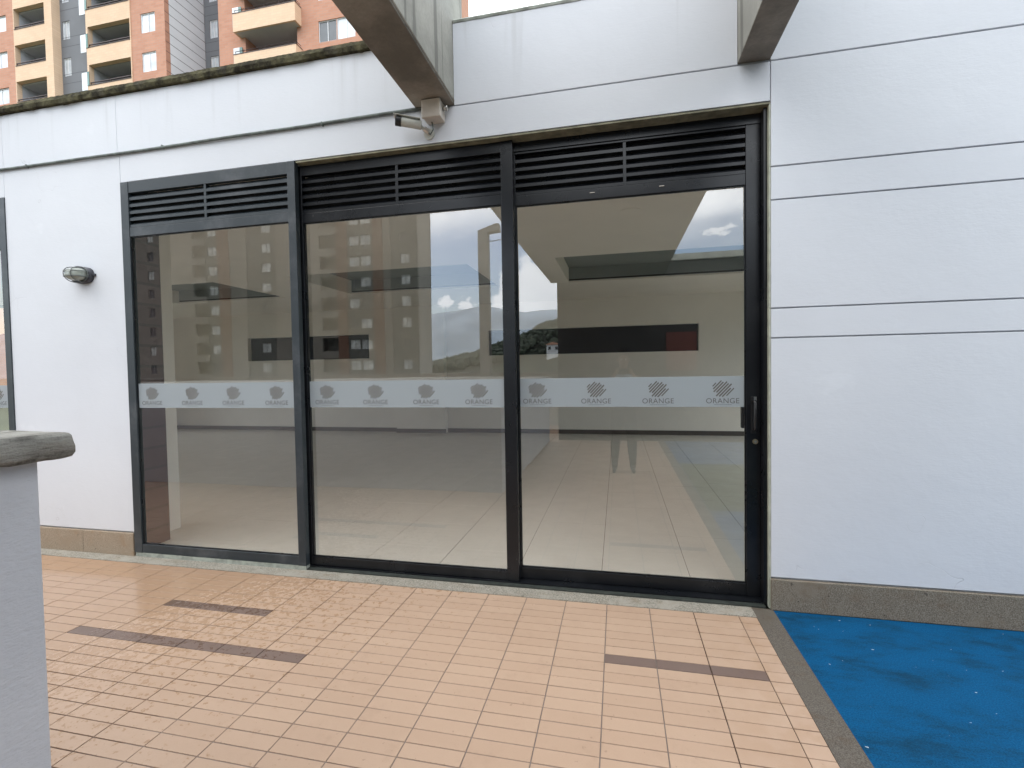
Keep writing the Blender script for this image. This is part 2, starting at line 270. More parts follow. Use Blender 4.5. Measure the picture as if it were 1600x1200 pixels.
# ------------------------------------------------------------------ geometry helpers
ORG = {}
def link(o, parent=None):
    COL.objects.link(o)
    if parent is not None: o.parent = parent
    return o
def thing(name, label, cat, loc=(0, 0, 0), group=None):
    o = bpy.data.objects.new(name, None); COL.objects.link(o); o.location = loc; o.empty_display_size = .1
    o['label'] = label; o['category'] = cat; ORG[o] = Vector(loc)
    if group: o['group'] = group
    return o
def org(p):
    while p is not None:
        if p in ORG: return ORG[p]
        p = p.parent
    return Vector((0, 0, 0))
class MB:
    def __init__(s): s.v = []; s.f = []; s.mi = []
    def box(s, x0, x1, y0, y1, z0, z1, mi=0):
        b = len(s.v); s.v += [(x0, y0, z0), (x1, y0, z0), (x1, y1, z0), (x0, y1, z0), (x0, y0, z1), (x1, y0, z1), (x1, y1, z1), (x0, y1, z1)]
        s.f += [tuple(b + i for i in q) for q in ((0, 3, 2, 1), (4, 5, 6, 7), (0, 1, 5, 4), (1, 2, 6, 5), (2, 3, 7, 6), (3, 0, 4, 7))]; s.mi += [mi] * 6; return s
    def poly(s, pts, mi=0): b = len(s.v); s.v += [tuple(p) for p in pts]; s.f.append(tuple(range(b, b + len(pts)))); s.mi.append(mi); return s
    def prism(s, pts2, a0, a1, axis='x', mi=0):     # extrude a polygon
        b = len(s.v); n = len(pts2)
        def P(p, a): return (a, p[0], p[1]) if axis == 'x' else ((p[0], a, p[1]) if axis == 'y' else (p[0], p[1], a))
        s.v += [P(p, a0) for p in pts2] + [P(p, a1) for p in pts2]
        s.f += [tuple(b + i for i in range(n)), tuple(b + n + i for i in reversed(range(n)))] + [(b + i, b + n + i, b + n + (i + 1) % n, b + (i + 1) % n) for i in range(n)]; s.mi += [mi] * (n + 2); return s
    def tube(s, pts, r, seg=10, mi=0):
        pts = [Vector(p) for p in pts]; b = len(s.v); rs = r if isinstance(r, (list, tuple)) else [r] * len(pts)
        ref = None
        for i, p in enumerate(pts):
            t = ((pts[i + 1] if i + 1 < len(pts) else p) - (pts[i - 1] if i else p)).normalized()
            u = t.orthogonal().normalized() if ref is None else (ref - t * ref.dot(t)).normalized(); ref = u; w = t.cross(u)
            for k in range(seg): a = 2 * math.pi * k / seg; s.v.append(tuple(p + (u * math.cos(a) + w * math.sin(a)) * rs[i]))
        for i in range(len(pts) - 1):
            for k in range(seg): k2 = (k + 1) % seg; s.f.append((b + i * seg + k, b + i * seg + k2, b + (i + 1) * seg + k2, b + (i + 1) * seg + k)); s.mi.append(mi)
        s.f.append(tuple(b + k for k in reversed(range(seg)))); s.f.append(tuple(b + (len(pts) - 1) * seg + k for k in range(seg))); s.mi += [mi, mi]; return s
    def mesh(s, name, mats, off=(0, 0, 0)):
        me = bpy.data.meshes.new(name); o = Vector(off); me.from_pydata([tuple(Vector(v) - o) for v in s.v], [], s.f)
        for mt in (mats if isinstance(mats, (list, tuple)) else [mats]): me.materials.append(mt)
        me.polygons.foreach_set('material_index', s.mi)
        bm = bmesh.new(); bm.from_mesh(me); bmesh.ops.recalc_face_normals(bm, faces=bm.faces); bm.to_mesh(me); bm.free(); return me
    def build(s, name, mats, parent=None, bevel=0, smooth=False, label=None, kind=None):
        me = s.mesh(name, mats, org(parent)); o = bpy.data.objects.new(name, me); link(o, parent)
        if bevel: md = o.modifiers.new('bevel', 'BEVEL'); md.width = bevel; md.segments = 2; md.limit_method = 'ANGLE'; md.angle_limit = R(40)
        if smooth:
            for p in me.polygons: p.use_smooth = True
        if label: o['label'] = label
        if kind: o['kind'] = kind
        return o
def B(x0, x1, y0, y1, z0, z1): return MB().box(x0, x1, y0, y1, z0, z1)
def place(name, me, parent, loc, label=None):
    o = bpy.data.objects.new(name, me); link(o, parent); o.location = Vector(loc) - org(parent)
    if label: o['label'] = label
    return o
def wall_open(x0, x1, z0, z1, y0, y1, holes, mb=None):
    mb = mb or MB(); xs = sorted({x0, x1, *[h[0] for h in holes], *[h[1] for h in holes]}); zs = sorted({z0, z1, *[h[2] for h in holes], *[h[3] for h in holes]})
    xs = [x for x in xs if x0 <= x <= x1]; zs = [z for z in zs if z0 <= z <= z1]
    for j in range(len(zs) - 1):
        run = None
        for i in range(len(xs)):
            solid = i < len(xs) - 1 and not any(h[0] <= (xs[i] + xs[i + 1]) / 2 <= h[1] and h[2] <= (zs[j] + zs[j + 1]) / 2 <= h[3] for h in holes)
            if solid and run is None: run = xs[i]
            if not solid and run is not None: mb.box(run, xs[i], y0, y1, zs[j], zs[j + 1]); run = None
    return mb

# ================================================================== SETTING
# ground sheet, hills
gm = MB(); gm.poly([(-9000, -9000, -.35), (9000, -9000, -.35), (9000, 9000, -.35), (-9000, 9000, -.35)]); gm.build('ground', GROUNDM, kind='structure')
def ridge(name, y0, depth, xa, xb, prof, mat, nx=120, ny=14, rough=1.0, seed=0):
    vs, fs = [], []
    for j in range(ny + 1):
        v = j / ny
        for i in range(nx + 1):
            u = i / nx; x = xa + (xb - xa) * u; h = prof(x); y = y0 - depth * v
            k = math.sin(math.pi * min(1, v * 1.0)) ** .8 if v <= .5 else 1 - (v - .5) * .6
            n = noise.fractal(Vector((x / 260 * rough, y / 260 * rough, seed)), 1, 2, 5)
            vs.append((x, y, -.5 + max(0, (h * k * (1 + .16 * n)))))
    for j in range(ny):
        for i in range(nx): a = j * (nx + 1) + i; fs.append((a, a + 1, a + nx + 2, a + nx + 1))
    me = bpy.data.meshes.new(name); me.from_pydata(vs, [], fs); me.materials.append(mat)
    for p in me.polygons: p.use_smooth = True
    o = bpy.data.objects.new(name, me); link(o); o['kind'] = 'structure'; return o
def interp(x, pts):
    if x <= pts[0][0]: return pts[0][1]
    for (a, b), (c, d) in zip(pts, pts[1:]):
        if x <= c: t = (x - a) / (c - a); t = t * t * (3 - 2 * t); return b + (d - b) * t
    return pts[-1][1]
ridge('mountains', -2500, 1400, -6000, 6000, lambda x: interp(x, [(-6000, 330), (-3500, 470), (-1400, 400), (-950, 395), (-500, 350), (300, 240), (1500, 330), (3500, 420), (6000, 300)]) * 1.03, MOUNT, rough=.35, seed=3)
HP = [(-260, 0), (-110, 1.0), (-64, 1.6), (-52, 4), (-44, 6.5), (-34, 10.5), (-22, 17.5), (-10, 24), (30, 33), (90, 30), (200, 12), (300, 0)]
ridge('hill', -118, 90, -260, 300, lambda x: interp(x, HP) * .93, HILLM, 100, 12, 3, 5)
# trees on the hill read as one wood
tm = MB()
ico = bmesh.new(); bmesh.ops.create_icosphere(ico, subdivisions=1, radius=1); icv = [v.co.copy() for v in ico.verts]; icf = [tuple(v.index for v in f.verts) for f in ico.faces]; ico.free()
rr = random.Random(11)
for i in range(2600):
    x = rr.uniform(-100, 60); v = rr.uniform(.08, .52); y = -118 - 90 * v
    k = math.sin(math.pi * v) ** .8; z = interp(x, HP) * .93 * k; sc = rr.uniform(.7, 2.0) * (.6 if x > -30 else 1)
    b = len(tm.v); ph = Vector((rr.random() * 50, 0, 0))
    for c in icv:
        q = c * (1 + .45 * noise.noise(c * 1.7 + ph)); tm.v.append((x + q.x * sc * 1.1, y + q.y * sc, z + sc * .5 + q.z * sc * rr.uniform(.8, 1.25)))
    tm.f += [tuple(b + t for t in f) for f in icf]; tm.mi += [0] * len(icf)
wd = tm.build('wooded_hillside', LEAF, kind='stuff'); wd['label'] = 'dark wood covering the low hill mirrored in the glass'

# ---- deck with tiles
X0, Y0, PC, PR = -.079, -.191, .2498, .0738
GJ = .0048
deck = B(-16, .767, -9.0, -.117, -.12, -.003).build('deck', GROUT, kind='structure')
def tile_mesh(name, w, mat, d=PR):
    t = .010; c = .0008; w2 = w / 2 - GJ / 2; d2 = d / 2 - GJ / 2 * .95
    v = [(-w2, -d2, -t), (w2, -d2, -t), (w2, d2, -t), (-w2, d2, -t), (-w2, -d2, -c), (w2, -d2, -c), (w2, d2, -c), (-w2, d2, -c), (-w2 + c, -d2 + c, 0), (w2 - c, -d2 + c, 0), (w2 - c, d2 - c, 0), (-w2 + c, d2 - c, 0)]
    f = [(8, 9, 10, 11)] + [(i, (i + 1) % 4, 4 + (i + 1) % 4, 4 + i) for i in range(4)] + [(4 + i, 4 + (i + 1) % 4, 8 + (i + 1) % 4, 8 + i) for i in range(4)]
    me = bpy.data.meshes.new(name); me.from_pydata(v, [], f); me.materials.append(mat); return me
TM = tile_mesh('tile', PC, TILE); TMB = tile_mesh('brown_tile', PC, TILEB); TME = tile_mesh('edge_tile', .767 - (X0 + 3 * PC) + GJ / 2, TILE)
cells = []; rest = []
def proj(P):
    d = Vector(P) - CAMP; z = d.dot(F)
    if z < .1: return None
    return 800 + 747 * d.dot(RT) / z, 600 - 747 * d.dot(UP) / z, z
for c in range(-40, 4):
    for i in range(-1, 119):
        cx = X0 + (c + .5) * PC if c < 3 else (X0 + 3 * PC + .767) / 2; cyy = Y0 - (i + .5) * PR
        if cx < -8 or cyy < -8.95: continue
        q = proj((cx, cyy, 0)); vis = q and 60 < q[0] < 1620 and q[1] < 1212
        (cells if vis else rest).append(((1.0 / q[2] ** 3) * (1 if c < 3 else .4) if vis else 0, c, i, cx, cyy))
cells.sort(reverse=True)
BROWN = {(c, 10) for c in range(-12, -6)} | {(c, 5) for c in range(-11, -8)} | {(c, 6) for c in range(0, 3)}
extra = [q for q in cells[300:] if (q[1], q[2]) not in BROWN]; cells = cells[:300] + [q for q in cells[300:] if (q[1], q[2]) in BROWN]; rest += extra
rt = random.Random(3)
for a_, c, i, cx, cyy in cells:
    o = place('tile', TME if c == 3 else (TMB if (c, i) in BROWN else TM), deck, (cx, cyy, rt.uniform(-.0006, .0006)))
    o.rotation_euler = (R(rt.uniform(-.10, .10)), R(rt.uniform(-.05, .05)), R(rt.uniform(-.06, .06)))
def join_tiles(name, lst, me, parent):
    mv = [v.co.copy() for v in me.vertices]; mf = [tuple(p.vertices) for p in me.polygons]; vs, fs = [], []
    for a_, c, i, cx, cyy in lst:
        b = len(vs); e = Vector((cx, cyy, rt.uniform(-.0006, .0006))); k = (.767 - (X0 + 3 * PC)) / PC if c == 3 else 1
        vs += [(v.x * k + e.x, v.y + e.y, v.z + e.z) for v in mv]; fs += [tuple(b + t for t in f) for f in mf]
    m2 = bpy.data.meshes.new(name); m2.from_pydata(vs, [], fs); m2.materials.append(me.materials[0]); o = bpy.data.objects.new(name, m2); link(o, parent); o['kind'] = 'stuff'; return o
join_tiles('remaining_tiles', rest, TM, deck)

# ---- strips and the blue floor
B(-16, .767, -.117, .20, -.12, .003).build('threshold_strip', THRESH, kind='structure')
B(.767, .884, -9, .0, -.12, .0015).build('curb', CURB, kind='structure')
rub = MB(); n = 40
def wavy(x0, x1, y0, y1, z, name, mat, amp):
    mb = MB(); k = 24; xs = [x0 + (x1 - x0) * i / k for i in range(k + 1)]
    lo = [(x, y0 + amp * math.sin(x * 1.3), z) for x in xs]; hi_ = [(x, y1 + amp * math.sin(x * .9 + 1), z) for x in xs]
    mb.poly(lo + hi_[::-1]); return mb.build(name, mat, kind='structure')
B(.884, 9, -9, -.0135, -.12, .0).build('blue_rubber_floor', BLUE, kind='structure')
wavy(.89, 8.9, -4.4, -2.0, .004, 'green_rubber_floor', GREEN, .25)
wavy(.89, 8.9, -8.9, -6.9, .004, 'green_rubber_floor', GREEN, .15)

# ================================================================== THE HALL
hall = thing('community_hall', 'white plastered hall with grooved wall, mossy parapet and dark sliding glass doors', 'building', (0, .1, 0))
G = .0042
def panel(x0, x1, z0, z1, y=0.0):
    MB().box(x0 + .0012, x1 - .0012, y, y + .05, z0 + G, z1 - G).build('wall_panel', PL, hall, bevel=.002)
ZG = [.192, 1.609, 1.782, 2.407, 2.598, 3.20]
# right wall: bands between grooves
for za, zb in zip(ZG, ZG[1:]): panel(.873 + .002, 5.2, za, zb)
panel(.873, 5.2, 3.20, 3.80)
# above the doors
panel(-3.811, .873, 2.975 - G, 3.20); pass
panel(-1.04, .70, 3.20, 3.735)
panel(-3.83, -1.308, 3.20, 3.655); panel(-5.033, -3.83, 3.20, 3.655); panel(-14, -5.033, 3.20, 3.655); panel(-14, -5.033, 2.975 - G, 3.20)
panel(-5.033, -3.812, .192, 3.20)
# wall core behind the panels (groove bottoms)
core = wall_open(-14, 5.2, .0, 3.64, .014 + .0, .20, [(-3.806, .870, 0, 2.973), (-11.5, -5.026, 0, 2.973)])
core.build('wall_core', simple('groove_shadow_render', (.52, .53, .56), .85, .1, 6), hall)
MB().box(-1.06, 5.2, .052, .2, 3.64, 3.74).build('parapet_core', PL, hall)
# plinths
def plinth(x0, x1, mat, cuts):
    xs = [x0, *cuts, x1]
    for a, b in zip(xs, xs[1:]): MB().box(a + .0008, b - .0008, -.012, .013, .0, .186).build('plinth', mat, hall, bevel=.004)
plinth(.874, 5.2, PLINTH, [3.1]); plinth(-5.02, -3.815, PLINTH2, [-4.33])
# soffit and reveal strips of the opening (stained render)
MB().box(-2.24, .872, .0005, .19, 2.958, 2.9675).build('soffit_strip', STAIN, hall)
MB().box(.8665, .8745, .002, .19, .004, 2.957).build('reveal_strip', simple('raw_reveal_render', (.40, .41, .33), .85, .15, 20), hall)
MB().box(-3.815, -3.8095, .002, .05, .03, 2.965).build('reveal_strip', simple('raw_reveal_render_green', (.16, .22, .15), .85, .15, 20), hall)
MB().box(-3.825, -3.802, .05, .30, .03, 2.97).build('inner_jamb', JAMB, hall)
# mossy coping on the left parapet, thin weathered cap on the right
def coping(name, x0, x1, y0, y1, z0, z1, mat, amp, nx):
    bm = bmesh.new(); k = 8; rows = []
    prof = [(y0, z0), (y0 - .006, (z0 + z1) / 2), (y0 + .004, z1), ((y0 + y1) / 2, z1 + .008), (y1, z1), (y1, z0)]
    for i in range(nx + 1):
        x = x0 + (x1 - x0) * i / nx; row = []
        for j, (y, z) in enumerate(prof):
            nn = noise.noise(Vector((x * 9, y * 30 + j, z * 30))); n2 = noise.noise(Vector((x * 28, j * 3, 4)))
            row.append(bm.verts.new((x, y + amp * .5 * (nn + .5 * n2), z + amp * (nn * .6 + .5 * n2))))
        rows.append(row)
    for a, b in zip(rows, rows[1:]):
        for j in range(len(prof)): j2 = (j + 1) % len(prof); bm.faces.new((a[j], b[j], b[j2], a[j2]))
    bm.faces.new(rows[0]); bm.faces.new(rows[-1][::-1]); bmesh.ops.recalc_face_normals(bm, faces=bm.faces)
    me = bpy.data.meshes.new(name); bm.to_mesh(me); bm.free(); me.materials.append(mat)
    me.transform(Matrix.Translation(-org(hall))); o = bpy.data.objects.new(name, me); link(o, hall); return o
coping('coping', -14, -5.04, -.028, .24, 3.652, 3.712, MOSS, .014, 420)['label'] = 'moss covered coping at the far left end of the parapet'
coping('coping', -5.036, -1.31, -.028, .24, 3.652, 3.712, MOSS, .014, 320)
coping('coping', -1.036, .70, -.004, .24, 3.732, 3.756, simple('weathered_cap', (.40, .42, .37), .9, .3, 12, .6), .004, 60)
# interior shell
RX0, RX1, RY1, CZ = -11.8, 4.7, 7.6, 2.975
slots = [(-9.37, -5.92, 1.785, 2.375), (-2.92, 1.667, 1.785, 2.36)]
wall_open(RX0, RX1, 0, 3.3, RY1, RY1 + .2, slots).build('back_wall', IWALL, hall)
for a in slots:
    sw = MB().box(a[0], a[1], RY1 + .12, RY1 + .14, a[2], a[3]).build('slot_window', SLOTM, hall)
 
for (a, b, c, d) in [(.2, .5, 0, 3.3), (3.8, 4.1, 0, 3.3), (7.3, 7.6, 0, 3.3), (.5, 3.8, 2.9, 3.3), (4.1, 7.3, 2.9, 3.3)]: MB().box(RX1, RX1 + .2, a, b, c, d).build('side_wall', IWALL, hall)
for (a, b, c, d) in [(.2, .5, 0, 3.3), (6.5, 7.6, 0, 3.3), (3.35, 3.65, 0, 3.3), (.5, 3.35, 2.9, 3.3), (3.65, 6.5, 2.9, 3.3)]: MB().box(RX0 - .2, RX0, a, b, c, d).build('side_wall', IWALL, hall)
for (a, b, RXX) in [(.5, 3.8, RX1), (4.1, 7.3, RX1), (.5, 3.35, RX0 - .2), (3.65, 6.5, RX0 - .2)]:  # unseen side glazing, added so more daylight reaches the room
    wf = MB(); wf.box(RXX + .08, RXX + .13, a, a + .06, 0, 2.9); wf.box(RXX + .08, RXX + .13, b - .06, b, 0, 2.9); wf.box(RXX + .08, RXX + .13, a + .06, b - .06, 2.84, 2.9); wf.box(RXX + .08, RXX + .13, a + .06, b - .06, 0, .06); wf.box(RXX + .08, RXX + .13, (a + b) / 2 - .03, (a + b) / 2 + .03, .06, 2.84)
    wf = wf.build('added_side_window', FRAME, hall); MB().box(RXX + .10, RXX + .106, a + .06, b - .06, .06, 2.84).build('pane', CLEAR, wf)

MB().box(-5.15, -3.93, RY1 - .17, RY1 - .001, 0, CZ).build('pilaster', IWALL, hall); MB().box(-4.30, -4.075, .42, .66, 0, CZ).build('pillar', IWALL, hall, bevel=.01)
for (a, b, c, d) in [(RX0, -5.152, RY1 - .018, RY1 - .001), (-5.165, -3.915, RY1 - .188, RY1 - .171), (-3.928, RX1, RY1 - .018, RY1 - .001)]: MB().box(a, b, c, d, 0, .095).build('skirting', ISKIRT, hall)
MB().box(RX0, RX0 + .018, 6.5, RY1 - .02, 0, .095).build('skirting', ISKIRT, hall)
cof = [(-9.1, -6.5, 3.62, 5.40), (-5.05, -2.1, 3.55, 5.42), (-.83, 3.1, 3.52, 5.48)]
xs = sorted({RX0, RX1, *[c[0] for c in cof], *[c[1] for c in cof]})
cm = MB()
for a, b in zip(xs, xs[1:]):
    hc = [c for c in cof if c[0] <= (a + b) / 2 <= c[1]]
    segs = [(.2, RY1)] if not hc else [(.2, hc[0][2]), (hc[0][3], RY1)]
    for y0, y1 in segs: cm.box(a, b, y0, y1, CZ, CZ + .03)
cm.build('ceiling', ICEIL, hall)
for (a, b, c, d) in cof:
    cb = MB(); cb.box(a - .01, b + .01, c - .01, d + .01, CZ + .26, CZ + .28); cb.box(a - .02, a, c - .01, d + .01, CZ + .03, CZ + .26, 1); cb.box(b, b + .02, c - .01, d + .01, CZ + .03, CZ + .26, 1); cb.box(a, b, c - .02, c, CZ + .03, CZ + .26, 1); cb.box(a, b, d, d + .02, CZ + .06, CZ + .26, 0); cb.box(a, b, d, d + .02, CZ + .03, CZ + .0599, 2)
    cb.build('coffer', [COFFER, ICEIL, SLOTM], hall)  # last material: black strip painted in as the shade of the far-edge gap
disc = MB(); disc.tube([(.136, 1.80, CZ - .004), (.136, 1.80, CZ)], .11, 24); disc.build('ceiling_light_cover', ICEIL, hall)
MB().box(-14, 5.2, .2, 8, 3.31, 3.45).build('roof_slab', CONCP, hall)
# interior floor tiles
fl = B(RX0, RX1, .2, RY1, -.05, -.003).build('interior_floor', IGROUT, kind='structure')
def itile(w, d):
    c = .001; t = .008; a, b = w / 2 - .0019, d / 2 - .0010
    v = [(-a, -b, -t), (a, -b, -t), (a, b, -t), (-a, b, -t), (-a, -b, 0), (a, -b, 0), (a, b, 0), (-a, b, 0)]
    me = bpy.data.meshes.new('floor_tile'); me.from_pydata(v, [], [(4, 5, 6, 7), (0, 1, 5, 4), (1, 2, 6, 5), (2, 3, 7, 6), (3, 0, 4, 7)]); me.materials.append(ITILE); return me
IT = itile(.6, .6); ri = random.Random(9); lst = []
for c in range(-20, 9):
    xa = -.126 + .6 * c
    if xa < RX0 or xa + .6 > RX1 + .3: continue
    off = ri.choice([0, .2, .3, .4])
    for r_ in range(0, 15):
        yc = .2 + .3 - off + .6 * r_
        if yc - .3 >= RY1: continue
        y_lo, y_hi = max(.2, yc - .3), min(RY1, yc + .3)
        if y_hi - y_lo < .05: continue
        lst.append((xa + .3, (y_lo + y_hi) / 2, y_hi - y_lo))
lst.sort(key=lambda t: (t[0] * .3) ** 2 + t[1] ** 2); meshes = {}
for k, (x, y, d) in enumerate(lst[:300]):
    key = round(d, 2)
    if key not in meshes: meshes[key] = itile(.6, key)
    o = place('floor_tile', meshes[key], fl, (x, y, ri.uniform(-.0004, .0004)))
rm = MB()
for x, y, d in lst[300:]: rm.box(x - .2988, x + .2988, y - d / 2 + .0012, y + d / 2 - .0012, -.008, 0)
if rm.v: rm.build('remaining_floor_tiles', ITILE, fl, kind='stuff')

# ================================================================== GLAZED DOORS
fc = bpy.data.curves.new('t', 'FONT'); fc.body = 'ORANGE'; fc.size = .046; fc.align_x = 'CENTER'; fc.space_character = 1.06; fc.extrude = 0
fo = bpy.data.objects.new('t', fc); COL.objects.link(fo); dg = bpy.context.evaluated_depsgraph_get(); tme = bpy.data.meshes.new_from_object(fo.evaluated_get(dg)); bpy.data.objects.remove(fo)
TXT = [v.co.copy() for v in tme.vertices]; TXF = [tuple(p.vertices) for p in tme.polygons]
def logo_mesh():
    mb = MB(); u = Vector((.60, .80)); w = Vector((.80, -.60))    # stripes lean up to the right
    # (offset across, start along, end along, width)
    st = [(-.053, -.020, .012, .0075), (-.0385, -.034, .044, .0085), (-.0235, -.050, .042, .009), (-.0085, -.044, .056, .009), (.0065, -.066, .050, .009), (.0215, -.058, .058, .009), (.0365, -.050, .030, .0085), (.051, -.030, .040, .0075)]
    for c, a, b, t in st:
        s = 1.0
        pts = [(w * (c - t / 2) + u * a) * s, (w * (c + t / 2) + u * (a - .003)) * s, (w * (c + t / 2) + u * (b - .004)) * s, (w * (c - t / 2) + u * b) * s]
        mb.poly([(p.x * 1.04, 0, p.y * .84 + .026) for p in pts], 0)
    b = len(mb.v); mb.v += [(v.x, 0, v.y - .068) for v in TXT]; mb.f += [tuple(b + t for t in f) for f in TXF]; mb.mi += [1] * len(TXF)
    for k in range(9): x = -.048 + k * .0115; mb.poly([(x, 0, -.078), (x + .0085, 0, -.078), (x + .0085, 0, -.0755), (x, 0, -.0755)], 1)
    me = bpy.data.meshes.new('logo'); me.from_pydata(mb.v, [], mb.f); me.materials.append(LOGO); me.materials.append(LOGOT); me.polygons.foreach_set('material_index', mb.mi); return me
LG = logo_mesh()
def slat_mesh(w):
    mb = MB(); prof = [(-.020, -.026), (-.020, -.006), (-.017, -.003), (.012, .0205), (.0145, .0185), (-.0135, -.0065), (-.0172, -.009), (-.0172, -.026)]
    mb.prism(prof, -w / 2, w / 2, 'x'); return mb.mesh('slat', SLATM)
SLATM = FRAME
def glazed(name, label, x0, x1, wl, wr, yf, z0, zg0, mat, zh=2.975, logos=(), group=None, gx=None):
    """door leaf: front face at yf, 45 mm deep, glass set 25 mm back"""
    global SLATM
    t = thing(name, label, 'glass door', ((x0 + x1) / 2, yf + .02, z0), group)
    d = .045; gl, gr = x0 + wl, x1 - wr
    MB().box(x0, gl, yf, yf + d, z0, zh).build('stile', mat, t, bevel=.002); MB().box(gr, x1, yf, yf + d, z0, zh).build('stile', mat, t, bevel=.002)
    e = .001
    MB().box(gl + e * 0, gr, yf + .003, yf + d - .003, z0 + .002, zg0).build('bottom_rail', mat, t, bevel=.002)
    MB().box(gl, gr, yf + .003, yf + d - .003, 2.545, 2.612).build('transom', mat, t, bevel=.002)
    MB().box(gl, gr, yf + .003, yf + d - .003, 2.885, zh - .002).build('head_rail', mat, t, bevel=.002)
    xm = (gl + gr) / 2; MB().box(xm - .010, xm + .010, yf + .006, yf + d - .006, 2.612, 2.885).build('louvre_divider', mat, t, bevel=.001)
    SLATM = mat; w = xm - .010 - gl; sm = slat_mesh(w)
    for side in (0, 1):
        cx = gl + w / 2 if side == 0 else gr - w / 2
        for k in range(5): place('slat', sm, t, (cx, yf + .026, 2.612 + .0285 + k * .0535))
    MB().box(gl, gr, yf + .0435, yf + .0445, 2.612, 2.885).build('dark_louvre_backing', SCREEN, t)  # black sheet added behind the slats, blocks light and reads as shade
    yg = yf + .022
    g = MB(); g.box(gl - .004, gr + .004, yg, yg + .006, zg0 - .004, 2.549); g.mi = [1, 1, 0, 1, 1, 1]; g.build('pane', [GLASS, CLEAR], t)
    # slim rubber bead round the glass
    bd = MB(); s = .006
    for (a, b, c, dd) in ((gl, gl + s, zg0, 2.545), (gr - s, gr, zg0, 2.545), (gl + s, gr - s, zg0, zg0 + s), (gl + s, gr - s, 2.545 - s, 2.545)): bd.box(a, b, yg - .010, yg - .001, c, dd)
    bd.build('glazing_bead', FRAME, t)
    lx, rx = gl + .006, gr - .006
    fb = MB(); fb.box(lx, rx, yg - .0022, yg - .0012, 1.196, 1.388); fb = fb.build('frosted_band', FROST, t)
    for x in logos: place('logo', LG, fb, (x, yg - .0032, 1.287))
    return t, yg
D1, y1 = glazed('glass_door', 'leftmost of three big glass leaves, sky-tinted frame flush with the white wall', -3.808, -2.247, .074, .062, -.008, .034, .102, FRAMEB, 2.972, (-3.60, -3.22, -2.845, -2.468), 'glass leaves of the wide doorway')
D2, y2 = glazed('glass_door', 'middle glass leaf between two black posts, mirroring the tower edge and sky', -2.296, -.662, .062, .080, .050, .022, .085, FRAME, 2.955, (-2.087, -1.70, -1.312, -.928), 'glass leaves of the wide doorway')
D3, y3 = glazed('sliding_glass_door', 'right-hand glass leaf with black pull handle and round lock', -.718, .846, .062, .080, .104, .022, .098, FRAME, 2.925, (-.534, -.142, .249, .635), 'glass leaves of the wide doorway')
# handle and lock
hm = MB(); hx = .806
hm.tube([(hx, .104, 1.235), (hx, .062, 1.235), (hx, .056, 1.225), (hx, .056, 1.075), (hx, .062, 1.065), (hx, .104, 1.065)], .009, 10)
h = hm.build('handle', BLACKP, D3, smooth=True); MB().box(hx - .014, hx + .014, .098, .1035, 1.035, 1.262).build('back_plate', BLACKP, h, bevel=.002)
MB().box(hx + .002, hx + .017, .094, .0975, 1.232, 1.260).build('worn_corner', METAL, h)
MB().box(.752, .770, .155, .185, 1.06, 1.20).build('inner_handle', BLACKP, D3, bevel=.004)
lk = MB(); lk.tube([(.816, .1035, .986), (.816, .094, .986)], .0155, 20); lk = lk.build('lock', BRASS, D3); kk = MB(); kk.tube([(.816, .0935, .986), (.816, .091, .986)], .007, 14); kk.build('keyhole', METAL, lk)
for (x, z) in ((.800, 2.70), (.800, 2.685)): s_ = MB(); s_.tube([(x, .104, z), (x, .102, z)], .004, 10); s_.build('screw', BLACKP, D3)
for x, z in ((-.15, 2.585), (.28, 2.585), (.42, 2.905)): MB().box(x - .015, x + .015, .1025, .1055, z - .002, z + .002).build('drain_slot', WHITEP, D3)
# fixed outer frame with tracks
fr = thing('door_frame', 'black outer frame and floor track around the sliding glass doors', 'door frame', (-.69, .1, 0))
MB().box(.8475, .866, .035, .185, .004, 2.955).build('side_jamb', FRAME, fr); MB().box(-2.246, .8475, .152, .185, 2.86, 2.957).build('head_track', FRAME, fr)
MB().box(-2.246, .8475, .097, .102, 2.90, 2.957).build('track_lip', FRAME, fr)
MB().box(-3.80, .8475, .040, .185, .0035, .020).build('floor_track', FRAME, fr); MB().box(-2.2465, .8475, .0, .0395, .0035, .012).build('sill', simple('dark_sill', (.03, .035, .03), .6, .3, 30), fr)
MB().box(-3.80, -2.25, -.006, .039, .0035, .033).build('sill', simple('mortar_bed', (.30, .32, .28), .9, .25, 18, .6), fr)
# neighbour doorway, cut by the left edge of the photo
ND, _ = glazed('glass_door', 'neighbouring glass door cut off by the far left edge of the photo', -6.62, -5.03, .07, .066, -.008, .03, .10, FRAMEB, 2.97, (-6.42, -6.05, -5.67, -5.235))
ND2, _ = glazed('glass_door', 'next glass door further left beside the neighbouring one, unseen, added to light the hall', -8.22, -6.625, .07, .066, -.008, .03, .10, FRAMEB, 2.97, ())  # this leaf and the two after it are added to let daylight in
ND3, _ = glazed('glass_door', 'third neighbouring glass door at the far end of the facade, unseen, added to light the hall', -9.82, -8.225, .07, .066, -.008, .03, .10, FRAMEB, 2.97, ())
ND4, _ = glazed('glass_door', 'fourth neighbouring glass door at the far end of the facade, unseen, added to light the hall', -11.49, -9.825, .07, .066, -.008, .03, .10, FRAMEB, 2.97, ())
panel(-14, -11.5, .192, 2.975 - G)

